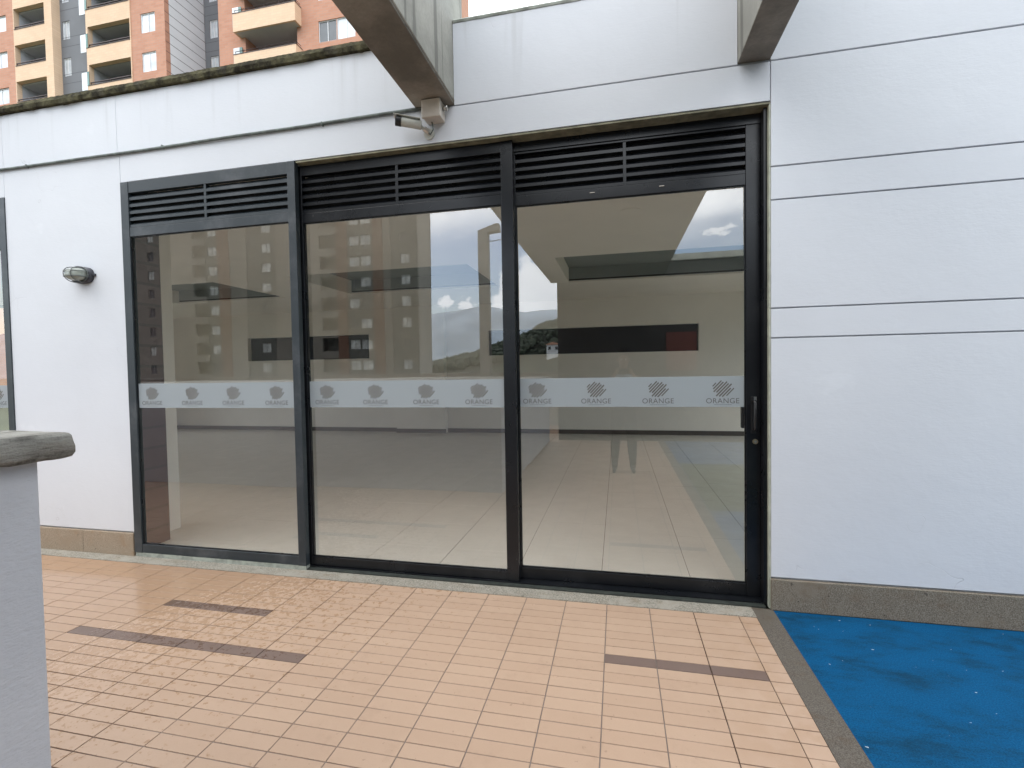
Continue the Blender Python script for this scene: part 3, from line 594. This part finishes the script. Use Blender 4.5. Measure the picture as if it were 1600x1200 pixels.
# ================================================================== PERGOLA BEAMS AND CANOPY
def beam(label, x0, x1, ye, top=4.12, y1=.215):
    t = thing('concrete_beam', label, 'beam', ((x0 + x1) / 2, 0, 3.2), 'concrete beams over the terrace')
    mb = MB(); mb.box(x0, x1, -6.38, y1, 3.213, top); mb.mi = [1, 0, 0, 0, 0, 0]
    mb.build('beam', [CONC, CONCB], t, bevel=.006)
    # arris strip where the formwork boards met, and board marks on the side
    for k in range(3): MB().box(x1 + .0003, x1 + .0035, -6.3, -.002, 3.222 + k * .006, 3.225 + k * .006).build('form_mark', CONCB, t)
    return t
beam('left concrete beam with brown stained underside, ending above the security camera', -1.308, -1.040, .2)
beam('right concrete beam running over the corner of the door opening', .700, .876, .2)
cs = thing('canopy_slab', 'concrete canopy slab spanning between the beams behind the viewer', 'canopy', (-.2, -4, 3.25))
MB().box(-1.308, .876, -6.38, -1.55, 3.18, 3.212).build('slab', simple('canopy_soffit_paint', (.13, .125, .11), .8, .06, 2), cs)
jg = MB()
for k in range(9): jg.box(-1.0408 + .001, -1.0385, -.16 - k * .0, -.158, 3.3, 3.31)
# ================================================================== SMALL THINGS ON THE WALL
bx = thing('junction_box', 'cream plastic junction box under the left beam end', 'junction box', (-1.19, -.04, 3.19))
MB().box(-1.224, -1.102, -.085, -.001, 3.095, 3.207).build('box', WHITEP, bx, bevel=.006); MB().box(-1.228, -1.098, -.108, -.086, 3.091, 3.207).build('lid', WHITEP, bx, bevel=.006)
for x, z in ((-1.216, 3.103), (-1.110, 3.103)): s_ = MB(); s_.tube([(x, -.107, z), (x, -.1095, z)], .004, 8); s_.build('screw', METAL, bx)
gl = MB(); gl.tube([(-1.098, -.05, 3.165), (-1.075, -.05, 3.165)], [.012, .012], 12); gl.tube([(-1.075, -.05, 3.165), (-1.068, -.05, 3.165)], .016, 12); gl.build('cable_gland', METAL, bx, smooth=True)
sc = thing('security_camera', 'small bullet security camera on the wall below the left beam', 'camera', (-1.23, -.03, 3.028))
def tubeobj(nm, pts, r, mat, par, seg=16): m_ = MB(); m_.tube(pts, r, seg); o = m_.build(nm, mat, par); 
tubeobj('base', [(-1.215, -.001, 3.033), (-1.215, -.012, 3.033)], .036, CAMW, sc, 24)
tubeobj('arm', [(-1.215, -.012, 3.033), (-1.222, -.045, 3.04), (-1.245, -.068, 3.056)], [.012, .011, .010], CAMW, sc)
tubeobj('joint', [(-1.208, -.035, 3.033), (-1.232, -.055, 3.048)], .017, METAL, sc)
tubeobj('body', [(-1.245, -.066, 3.066), (-1.365, -.110, 3.083)], .028, CAMW, sc, 20)
tubeobj('lens_housing', [(-1.365, -.110, 3.083), (-1.400, -.123, 3.088)], .0305, BLACKP, sc, 20)
tubeobj('lens', [(-1.400, -.123, 3.088), (-1.402, -.124, 3.088)], .014, SLOTM, sc, 16)
hv = MB(); ax = Vector((-.155, -.057, .022)).normalized(); sd_ = ax.cross(Vector((0, 0, 1))).normalized(); upv = sd_.cross(ax)
a0 = Vector((-1.255, -.070, 3.067)); a1 = Vector((-1.415, -.128, 3.09))
for s0, s1 in ((-1, 1),):
    q = [a0 + sd_ * .030 + upv * .031, a0 - sd_ * .030 + upv * .031, a1 - sd_ * .030 + upv * .031, a1 + sd_ * .030 + upv * .031]
    hv.poly(q); hv.poly([p + upv * .003 for p in q][::-1])
    for i in range(4): j = (i + 1) % 4; hv.poly([q[i], q[j], q[j] + upv * .003, q[i] + upv * .003])
hv.build('sun_hood', CAMW, sc)
cbm = MB(); cbm.tube([(-1.215, -.018, 3.033), (-1.19, -.05, 3.008), (-1.165, -.06, 3.033), (-1.175, -.055, 3.083)], .004, 8); cbm.build('cable', CABLE, sc, smooth=True)
pts = []
for i in range(90):
    x = -14 + (14 - 1.262) * i / 89; pts.append((x, -.012 + .002 * math.sin(x * 5), 3.197 + .003 * math.sin(x * 2.1) + (.012 * max(0, (x + 2.2)) if x > -2.2 else 0)))
cd = MB(); cd.tube(pts, .0105, 10); cd = cd.build('conduit', CABLE, smooth=True); cd['label'] = 'dark grey conduit lying along the groove of the left wall up to the junction box'; cd['category'] = 'conduit'
for k in range(8):
    x = -11.6 + k * 1.37
    # saddles
    MB().box(x - .006, x + .006, -.0245, .002, 3.184, 3.211).build('saddle', CABLE, cd, bevel=.004)
# bulkhead lamp
lp = thing('bulkhead_lamp', 'oval caged bulkhead lamp with frosted glass on the white wall', 'wall lamp', (-4.205, -.02, 2.268))
LCX, LCZ = -4.205, 2.268
def oval(nm, rx, rz, ys, mat, seg=40, smooth=True):
    vs, fs = [], []
    for (y, k) in ys:
        for i in range(seg): a = 2 * math.pi * i / seg; vs.append((math.copysign(abs(math.cos(a)) ** .8, math.cos(a)) * rx * k, y - .0, math.copysign(abs(math.sin(a)) ** .8, math.sin(a)) * rz * k))
    for j in range(len(ys) - 1):
        for i in range(seg): i2 = (i + 1) % seg; fs.append((j * seg + i, j * seg + i2, (j + 1) * seg + i2, (j + 1) * seg + i))
    fs.append(tuple(range(seg))[::-1]); fs.append(tuple((len(ys) - 1) * seg + i for i in range(seg)))
    me = bpy.data.meshes.new(nm); me.from_pydata(vs, [], fs); me.materials.append(mat); o = bpy.data.objects.new(nm, me); link(o, lp)
    if smooth:
        for p in me.polygons: p.use_smooth = len(p.vertices) == 4
    o.location = (0, .02, 0); return o
LBASE = simple('lamp_base_grey', (.05, .05, .06), .5, .2, 30); LGL = simple('lamp_frosted_glass', (0.332, 0.356, 0.316), .18, .12, 12)
oval('base', .096, .066, [(-.001, 1), (-.030, 1), (-.036, .94), (-.040, .86)], LBASE)
oval('glass', .080, .051, [(-.040, 1.0), (-.070, .98), (-.094, .90), (-.112, .74), (-.124, .50), (-.129, .22)], LGL)
cg = MB()
def arc_x(z, r): # cage bar wrapping over the dome in x direction
    return [(LCX + math.cos(a) * r[0], -.034 - math.sin(a) ** .75 * r[1] if math.sin(a) > 0 else -.034, z) for a in [math.pi * i / 16 for i in range(17)]]
for z, k in ((LCZ + .021, .98), (LCZ - .021, .98)): cg.tube(arc_x(z, (.091 * k, .103)), .0032, 6)
for x in (LCX - .036, LCX + .036):
    cg.tube([(x, -.034 - math.sin(a) ** .7 * .100 if math.sin(a) > 0 else -.034, LCZ + math.cos(a) * .060) for a in [math.pi * i / 16 for i in range(17)]], .0032, 6)
cg.tube([(LCX + math.cos(a) * .093, -.046, LCZ + math.sin(a) * .063) for a in [2 * math.pi * i / 40 for i in range(41)]], .0036, 6)
cg.build('cage', simple('cage_steel', (.10, .11, .11), .45, .2, 40), lp, smooth=True)
for s in (-1, 1): MB().box(LCX + s * .105 - .012, LCX + s * .105 + .012, -.018, -.001, LCZ - .010, LCZ + .010).build('lug', LBASE, lp, bevel=.003)

# ================================================================== NEAR LOW WALL
nw = thing('low_wall', 'low grey rendered wall block with a rough stone cap at the left front', 'wall', (-2.9, -4.2, 0))
MB().box(-9.40, -1.342, -6.2, -2.205, .0, 1.262).build('body', NEARW, nw, bevel=.006)
def rough_slab(name, x0, x1, y0, y1, z0, z1, mat, par):
    bm = bmesh.new(); bmesh.ops.create_cube(bm, size=1); 
    for v in bm.verts: v.co = Vector(((v.co.x + .5) * (x1 - x0) + x0, (v.co.y + .5) * (y1 - y0) + y0, (v.co.z + .5) * (z1 - z0) + z0))
    bmesh.ops.bevel(bm, geom=[e for e in bm.edges], offset=.022, segments=3, affect='EDGES', profile=.6)
    long_ = [e for e in bm.edges if abs((e.verts[0].co - e.verts[1].co).y) > .5]; bmesh.ops.subdivide_edges(bm, edges=long_, cuts=110, use_grid_fill=True)
    sh = [e for e in bm.edges if abs((e.verts[0].co - e.verts[1].co).z) > .03 or abs((e.verts[0].co - e.verts[1].co).x) > .08]; bmesh.ops.subdivide_edges(bm, edges=sh, cuts=5, use_grid_fill=True)
    bm.normal_update()
    for v in bm.verts:
        s = 1 if v.normal.z < .8 else .25
        n_ = noise.fractal(Vector((v.co.x * 22, v.co.y * 13, v.co.z * 60)), 1, 2, 4)
        v.co += v.normal * n_ * .011 * s
    me = bpy.data.meshes.new(name); bm.to_mesh(me); bm.free(); me.materials.append(mat); me.transform(Matrix.Translation(-org(par))); o = bpy.data.objects.new(name, me); link(o, par)
    for p in me.polygons: p.use_smooth = True
    return o
for a, b in ((-6.2, -4.05), (-4.04, -2.172)): rough_slab('stone_cap', -1.80, -1.268, a, b, 1.2635, 1.322, STONE, nw)
MB().box(-9.45, -1.802, -6.2, -2.172, 1.2635, 1.318).build('cap_slab', STONE, nw, bevel=.006)

# ================================================================== BEHIND THE VIEWER (mirrored in the glass)
sv = thing('service_building', 'low plain building under the canopy seen mirrored in the right door', 'building', (2.5, -9, 0))
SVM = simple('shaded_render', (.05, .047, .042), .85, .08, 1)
wall_open(-1.19, 9, 0, 3.48, -6.62, -6.40, [(2.55, 3.5, 0.0, 2.1)]).build('front_wall', SVM, sv)
MB().box(-1.19, -.97, -12, -6.63, 0, 3.48).build('side_wall', SVM, sv); MB().box(8.8, 9, -12, -6.63, 0, 3.48).build('side_wall', SVM, sv); MB().box(-1.19, 9, -12.2, -12.01, 0, 3.48).build('rear_wall', SVM, sv)
MB().box(.88, 9.05, -12.2, -6.36, 3.485, 3.60).build('roof', simple('pale_roof_edge', (.62, .60, .5), .8, .1), sv); MB().box(2.57, 3.48, -6.56, -6.52, .01, 2.09).build('door', simple('grey_door', (.12, .12, .12), .5, .1), sv)
rb = MB().box(.93, 1.48, -6.396, -6.37, 1.39, 2.13).build('notice_board', REDM); rb['label'] = 'red notice board on the shaded wall mirrored beside the dark slot window'; rb['category'] = 'board'
pw = thing('parapet_wall', 'long low parapet wall at the far side of the terrace, mirrored in the glass', 'wall', (-8, -9.1, 0))
MB().box(-18, -1.2, -9.2, -9.0, 0, 1.33).build('body', simple('parapet_render', (.45, .43, .38), .85, .08, 1), pw); MB().box(-18.02, -1.2, -9.24, -8.96, 1.332, 1.39).build('coping', CONCP, pw)
po = thing('concrete_post', 'angular concrete post with a short top arm beside the parapet, mirrored in the middle pane', 'post', (-3.33, -8.85, 0))
MB().box(-3.46, -3.20, -8.95, -8.7, 0, 4.96).build('shaft', CONCP, po, bevel=.01)
MB().prism([(-3.46, 4.965), (-3.46, 5.02), (-3.0, 5.16), (-2.90, 5.16), (-2.90, 4.99), (-3.2, 4.965)], -8.95, -8.7, 'y').build('arm', CONCP, po)
wr = MB(); wr.tube([(-3.2, -8.82, 4.75), (-2.6, -8.82, 4.80), (-1.31, -6.3, 3.75)], .012, 6); wr.build('stay_cable', CABLE, po)
lpst = thing('round_post', 'slim pale metal post near the canopy, mirrored left of the dark slot', 'post', (-2.95, -9.6, 0)); m_ = MB(); m_.tube([(-2.95, -9.5, 0), (-2.95, -9.5, 2.75)], .05, 12); m_.build('shaft', WFRAME, lpst); m_ = MB(); m_.tube([(-2.95, -9.5, 2.752), (-2.95, -9.5, 2.80)], [.06, .03], 12); m_.build('cap', WFRAME, lpst)

def window(par, xc, zc, w, h, y, face, pane, leaves=2, wm=WFRAME):
    """window set in a wall: frame part with pane sub-parts; face = +1 looks to +y, -1 looks to -y"""
    key = (round(w, 2), round(h, 2), face, pane.name, leaves, wm.name)
    if key not in window.c:
        f = MB(); t = .05; dd = .05
        f.box(-w / 2, -w / 2 + t, -dd, dd, -h / 2, h / 2); f.box(w / 2 - t, w / 2, -dd, dd, -h / 2, h / 2); f.box(-w / 2 + t, w / 2 - t, -dd, dd, -h / 2, -h / 2 + t); f.box(-w / 2 + t, w / 2 - t, -dd, dd, h / 2 - t, h / 2)
        for k in range(1, leaves): x = -w / 2 + w * k / leaves; f.box(x - .022, x + .022, -dd * .9, dd * .9, -h / 2 + t, h / 2 - t)
        p = MB(); p.box(-w / 2 + t, w / 2 - t, -.008, .008, -h / 2 + t, h / 2 - t)
        window.c[key] = (f.mesh('window', wm), p.mesh('pane', pane))
    a, b = window.c[key]; o = place('window', a, par, (xc, y, zc)); q = bpy.data.objects.new('pane', b); link(q, o); return o
window.c = {}

# ---------------- tower rising behind the hall (direct view)
tw = thing('apartment_tower', 'brick and cream apartment tower with balconies rising behind the hall roof', 'building', (-38, 30, 0))
P = 2.70; LO, HI = 14.5, 36.0
def rows(z0): 
    k = math.ceil((LO - z0) / P); out = []
    while z0 + k * P < HI: out.append(z0 + k * P); k += 1
    return out
winA = rows(25.15); holes = []
def strip(x0, x1, yf, mat, hl, top=38, name='wall', depth=.35):
    wall_open(x0, x1, 0, top, yf, yf + depth, hl).build(name, mat, tw)
rw = random.Random(5)
def pane_pick(p=.3): return PANED if rw.random() < p else PANE
# wing A brick
hA = [(-46.9, -45.15, z, z + 1.2) for z in winA]
strip(-62, -44.42, 25.0, BRICK, hA)
for h in hA: window(tw, (h[0] + h[1]) / 2, (h[2] + h[3]) / 2, h[1] - h[0], h[3] - h[2], 25.12, -1, PANE)
# wing A cream with balcony openings
oA = [(-44.35, -41.35, z, z + 1.55) for z in rows(25.06)]
strip(-44.42, -40.64, 24.99, CREAM, oA)
MB().box(-40.99, -40.64, 25.345, 25.56, 0, 38).build('wall', CREAM, tw)
def loggia(x0, x1, yf, z, h, deep, screen=True, side=IWALL):
    b = MB(); b.box(x0 - .02, x1 + .02, yf + .36, yf + deep, z + h - .02, z + h + .12); b.box(x0 - .02, x1 + .02, yf + .36, yf + deep, z - 1.25, z - 1.1)
    b.box(x0 - .12, x0 - .001, yf + .36, yf + deep, z - 1.1, z + h); b.box(x1 + .001, x1 + .12, yf + .36, yf + deep, z - 1.1, z + h); b.box(x0, x1, yf + deep, yf + deep + .1, z - 1.1, z + h)
    bl = b.build('balcony', SOFF, tw); r_ = MB(); r_.box(x0, x1, yf + .05, yf + .11, z + .22, z + .27); r_.box(x0, x1, yf - .03, yf + .30, z - .001 + .002, z + .045)
    nb = max(2, int((x1 - x0) / 1.3))
    for k in range(nb + 1): xx = x0 + .03 + (x1 - x0 - .06) * k / nb; r_.box(xx - .015, xx + .015, yf + .065, yf + .095, z + .045, z + .22)
    r_.build('railing', RAILM, bl)
    dw = MB(); dw.box(x0 + .9, x1 - .3, yf + deep - .04, yf + deep - .003, z - 1.1, z + h - .35); dw.build('balcony_door', PANED, bl)
    return bl
for h in oA: loggia(h[0], h[1], 24.99, h[2], h[3] - h[2], 1.7)
# dark grey recess with windows
gA = [(-40.46, -39.76, z, z + 1.33) for z in rows(24.07)]
strip(-40.639, -37.52, 25.56, DGREY, gA)
for h in gA: window(tw, -40.11, (h[2] + h[3]) / 2, .70, 1.33, 25.66, -1, pane_pick(.4))
for z in rows(23.5):
    for k in range(2): MB().box(-40.6, -37.55, 25.5565, 25.559, z + k * .68, z + k * .68 + .03).build('panel_joint', GROOVE, tw)
# wing B cream balconies
oB = [(-37.35, -33.56, z, z + 1.48) for z in rows(25.34)]
strip(-37.50, -33.50, 25.0, CREAM, oB)
for h in oB:
    bl = loggia(h[0], h[1], 25.0, h[2], h[3] - h[2], 2.1)
    MB().box(-38.02, -37.52, 24.98, 25.02, h[2] - .28, h[2] + .98).build('screen', PANE, bl); MB().box(-37.50, -37.32, 24.955, 24.985, h[2] + .0, h[2] + 1.0).build('screen_edge', GREENG, bl)
# brick bay
bB = [(-32.66, -31.42, z, z + 1.35) for z in rows(22.92)]
strip(-33.50, -30.59, 25.06, BRICK, bB)
for h in bB: window(tw, (h[0] + h[1]) / 2, (h[2] + h[3]) / 2, 1.24, 1.35, 25.16, -1, PANE)
# light grey return wall, facing right
MB().box(-30.9, -30.588, 25.42, 28.42, 0, 38).build('return_wall', LGREY, tw)
z = 18.0
while z < 36: MB().box(-30.5875, -30.584, 25.07, 28.42, z, z + .035).build('panel_joint', GROOVE, tw); z += .68
# dark grey front behind
gC = [(-30.12, -29.42, z, z + 1.35) for z in rows(24.38)]
strip(-30.587, -25.0, 28.43, DGREY, gC)
for h in gC: window(tw, -29.77, (h[2] + h[3]) / 2, .70, 1.35, 28.53, -1, PANE)
for z in rows(23.4):
    for k in range(2): MB().box(-30.58, -26.9, 28.4265, 28.429, z + k * .68, z + k * .68 + .03).build('panel_joint', GROOVE, tw)
# right brick wing
wR = [(xa, xa + 1.32, z, z + 1.38) for z in rows(23.17) for xa in (-19.0, -17.66, -14.4)]
wR2 = [(-26.75 + .8, -26.75 + 1.3, z, z + .1) for z in []]
oR = [(-24.6, -20.6, z - .9, z + 1.5) for z in rows(23.0)]
strip(-26.73, -12.5, 25.65, BRICK, wR + oR)
MB().box(-26.73, -26.4, 26.01, 33, 0, 38).build('side_wall', BRICK, tw)
for h in wR: window(tw, (h[0] + h[1]) / 2, (h[2] + h[3]) / 2, h[1] - h[0], h[3] - h[2], 25.76, -1, pane_pick(.25), 2)
for z in rows(24.42):
    b = MB(); b.box(-25.0, -20.25, 25.0, 25.12, z, z + 1.18); b.box(-25.0, -24.88, 25.121, 25.648, z, z + 1.18); b.box(-20.37, -20.25, 25.121, 25.648, z, z + 1.18)
    bl = b.build('balcony', CREAM, tw); MB().box(-24.88, -20.37, 25.121, 27.3, z + .02, z + .14).build('soffit', SOFF, bl)
    r_ = MB(); r_.box(-25.02, -20.23, 24.98, 25.14, z + 1.181, z + 1.23); r_.box(-20.40, -20.23, 25.141, 25.648, z + 1.181, z + 1.23); r_.tube([(-24.95, 25.06, z + 1.42), (-20.3, 25.06, z + 1.42), (-20.3, 25.6, z + 1.42)], .02, 6)
    for k in range(5): xx = -24.9 + k * 1.14; r_.box(xx - .012, xx + .012, 25.05, 25.07, z + 1.23, z + 1.42)
    r_.build('railing', RAILM, bl); MB().box(-24.6, -20.6, 27.3, 27.4, z + 1.18, z + 2.7).build('balcony_door', PANED, bl)
    MB().box(-20.62, -20.52, 25.98, 27.3, z, z + 2.7).build('partition', BRICK, bl); MB().box(-24.7, -24.6, 25.98, 27.3, z, z + 2.7).build('partition', BRICK, bl)
    MB().box(-25.50, -25.02, 25.55, 25.60, z + .75, z + 2.05).build('screen', PANE, bl); MB().box(-25.02, -24.8, 25.55, 25.59, z + .95, z + 2.05).build('screen_edge', GREENG, bl)
wall_open(-62, -12.5, 0, 37.9, 38, 38.3, []).build('rear_wall', BRICK, tw); MB().box(-62, -12.5, 25.1, 38.3, 38.0, 38.4).build('roof', CONCP, tw); MB().box(-62, -61.7, 25.4, 38, 0, 38).build('side_wall', BRICK, tw); MB().box(-12.8, -12.5, 26.01, 38, 0, 38).build('side_wall', BRICK, tw)

# ---------------- tower across the terrace (mirrored only)
t2 = thing('apartment_tower', 'tall beige tower with brick stripes, seen only as a reflection in the left panes', 'building', (-40, -58, 0))
K = 1.1457; FP = 2.62
def s2(xa, xb, mat, wins=(), w0=9.6, wh=1.25, y=-52.0, lv=2, p=.5):
    hl = []
    for (a, b) in wins:
        z = w0 % FP
        while z < 42: hl.append((a * K, b * K, z, z + wh)); z += FP
    wall_open(xa * K, xb * K, 0, 44, y - .35, y, hl).build('wall', mat, t2)
    for h in hl: window(t2, (h[0] + h[1]) / 2, (h[2] + h[3]) / 2, h[1] - h[0], h[3] - h[2], y - .13, 1, PANE3 if pane_pick(p) is PANED else PANE2, lv, GFRAME)
s2(-62, -49.5, BEIGE, [(-56.2, -55.3)], p=.8)
def balc2(xa, xb):
    z = 9.0 % FP
    while z < 43:
        b = MB(); b.box(xa * K, xb * K, -51.98, -51.88, z - .5, z + .45); bl = b.build('balcony', BEIGE, t2); z += FP
z0_ = 9.0 % FP
wall_open(-49.5 * K, -47.6 * K, 0, 44, -53.6, -53.3, []).build('wall', OLIVE, t2); balc2(-49.5, -47.6)
s2(-47.6, -45.9, OLIVE, [(-47.3, -46.1)], p=.1)
s2(-45.9, -44.4, RBRICK, y=-51.9); s2(-44.4, -42.0, BEIGE); s2(-42.0, -38.2, OLIVE, [(-40.2, -39.0)], y=-52.1, p=.1); s2(-38.2, -32.6, BEIGE, y=-51.95)
wall_open(-32.6 * K, -30.5 * K, 0, 44, -53.6, -53.3, []).build('wall', OLIVE, t2); balc2(-32.6, -30.5)
s2(-30.5, -29.2, RBRICK, y=-51.9); s2(-29.2, -26.0, OLIVE, [(-29.0, -27.75), (-27.6, -26.3)], p=.1); s2(-26.0, -24.8, RBRICK, y=-51.9); s2(-24.8, -23.9, BEIGE)
s2(-23.9, -21.0, OLIVE, [(-22.8, -21.75)], y=-52.1, p=.6)
MB().box(-62 * K, -21 * K, -56.5, -56.2, 0, 44).build('rear_wall', BEIGE, t2); MB().box(-21 * K - .3, -21 * K + .02, -56.19, -52.46, 0, 44).build('side_wall', PALEB, t2); MB().box(-62 * K, -21 * K, -56.5, -51.9, 44.01, 44.4).build('roof', CONCP, t2)
# hillside house
hh = thing('hillside_house', 'small white house among trees on the mirrored hill', 'house', (-16.9, -124, 7)); MB().box(-18.6, -15.2, -128, -124, 2, 8.0).build('wall', WFRAME, hh); MB().prism([(-18.9, 8.0), (-14.9, 8.0), (-16.9, 8.8)], -128.3, -123.7, 'y').build('roof', BRICK, hh)
for x in (-17.8, -16.0): window(hh, x, 7.1, .8, .9, -123.95, 1, PANED, 1)

# ================================================================== THE PHOTOGRAPHER (mirrored faintly in the right door)
pe = thing('person', 'person in grey top and dark trousers taking the picture, mirrored in the right door', 'person', (.07, -3.50, 0))
def skinned(name, verts, edges, radii, mats, par, root=0, sub=2, pick=None):
    me = bpy.data.meshes.new(name); me.from_pydata(verts, edges, []); o = bpy.data.objects.new(name, me); link(o, par)
    for m__ in mats: me.materials.append(m__)
    md = o.modifiers.new('skin', 'SKIN'); sk = me.skin_vertices[0].data
    for i, r in enumerate(radii): sk[i].radius = (r if isinstance(r, tuple) else (r, r)); sk[i].use_root = (i == root)
    md.use_smooth_shade = True; s_ = o.modifiers.new('subdivision', 'SUBSURF'); s_.levels = s_.render_levels = sub
    dgp = bpy.context.evaluated_depsgraph_get(); nm = bpy.data.meshes.new_from_object(o.evaluated_get(dgp)); o.modifiers.clear(); o.data = nm
    if not nm.materials:
        for m__ in mats: nm.materials.append(m__)
    if pick:
        for p in nm.polygons: p.material_index = pick(p.center)
    for p in nm.polygons: p.use_smooth = True
    return o
V, E, RD = [], [], []
def add(p, r, par=None):
    V.append(p); RD.append(r); i = len(V) - 1
    if par is not None: E.append((par, i))
    return i
pel = add((0, 0, .90), (.145, .10)); wa = add((0, .0, 1.03), (.125, .09), pel); ch = add((0, .0, 1.22), (.150, .105), wa); nb = add((0, -.01, 1.36), (.085, .065), ch); nk = add((0, .0, 1.42), .048, nb)
hd1 = add((0, .015, 1.50), (.066, .078), nk); hd2 = add((0, .012, 1.58), (.072, .088), hd1); hd3 = add((0, .0, 1.635), (.055, .066), hd2)
for s in (-1, 1):
    hp = add((s * .085, 0, .86), (.096, .100), pel); kn = add((s * .112, .015, .47), (.072, .074), hp); cf = add((s * .120, -.012, .33), (.066, .072), kn); an = add((s * .130, -.02, .085), (.044, .048), cf); he = add((s * .128, .02, .045), (.036, .034), an); toe = add((s * .14, .15, .028), (.040, .022), he)
    sh = add((s * .165, -.005, 1.315), .060, ch); el = add((s * .245, .095, 1.10), .042, sh); wri = add((s * .135, .30, 1.34), .028, el); pm = add((s * .108, .345, 1.385), (.034, .020), wri)
    for q, (dx, dzz, ln) in enumerate(((-.010, .050, 1.0), (-.004, .028, 1.05), (0, .006, 1.0), (.004, -.014, .85))):
        k1 = add((s * (.100 + dx * .5), .372, 1.392 + dzz * .8), .0095, pm); k2 = add((s * (.082 + dx), .392, 1.398 + dzz), .0085, k1); add((s * (.082 + dx - .018 * ln), .382, 1.399 + dzz), .0075, k2)
    t1 = add((s * .092, .335, 1.405), .011, pm); add((s * .074, .345, 1.425), .0095, t1)
def pick(c):
    z, x, y = c.z, c.x, c.y
    if z < .07: return 3
    if y > .12 and z > 1.2: return 0
    if z < .98: return 1
    if z < 1.40 and not (abs(x) > .2 and z < 1.16 and y > .09): return 2
    return 0
body = skinned('body', V, E, RD, [SKIN, CLOTHB, CLOTHG, BLACKP], pe, pick=pick)
hair = skinned('hair', [(0, -.035, 1.645), (0, -.055, 1.59), (0, -.06, 1.50), (0, -.05, 1.42), (0, .02, 1.672)], [(0, 1), (1, 2), (2, 3), (0, 4)], [(.078, .062), (.08, .05), (.066, .035), (.05, .025), (.062, .045)], [HAIR], pe)
face = MB()
for s in (-1, 1): face.tube([(.07 + s * .030, -3.50 + .097, 1.572), (.07 + s * .030, -3.50 + .103, 1.572)], [.013, .008], 10)
face.build('eyes', WFRAME, pe); fm = MB(); fm.tube([(.07 - .022, -3.404, 1.512), (.07, -3.398, 1.510), (.07 + .022, -3.404, 1.512)], [.003, .006, .003], 8); fm.build('mouth', REDM, pe)
fn = MB(); fn.tube([(.07, -3.41, 1.575), (.07, -3.392, 1.548), (.07, -3.388, 1.538)], [.006, .011, .010], 8); fn.build('nose', SKIN, pe, smooth=True)
for s in (-1, 1): fe = MB(); fe.tube([(.07 + s * .074, -3.50, 1.585), (.07 + s * .082, -3.505, 1.57), (.07 + s * .076, -3.498, 1.54)], [.010, .013, .008], 8); fe.build('ear', SKIN, pe, smooth=True)
ph = thing('phone', 'dark phone held up by the person mirrored in the right door', 'phone', (.07, -3.13, 1.40)); MB().box(-.008, .150, -3.131, -3.122, 1.372, 1.448).build('shell', BLACKP, ph, bevel=.004); lns = MB(); lns.tube([(.005, -3.122, 1.432), (.005, -3.119, 1.432)], .009, 16); lns.build('lens', SLOTM, ph)
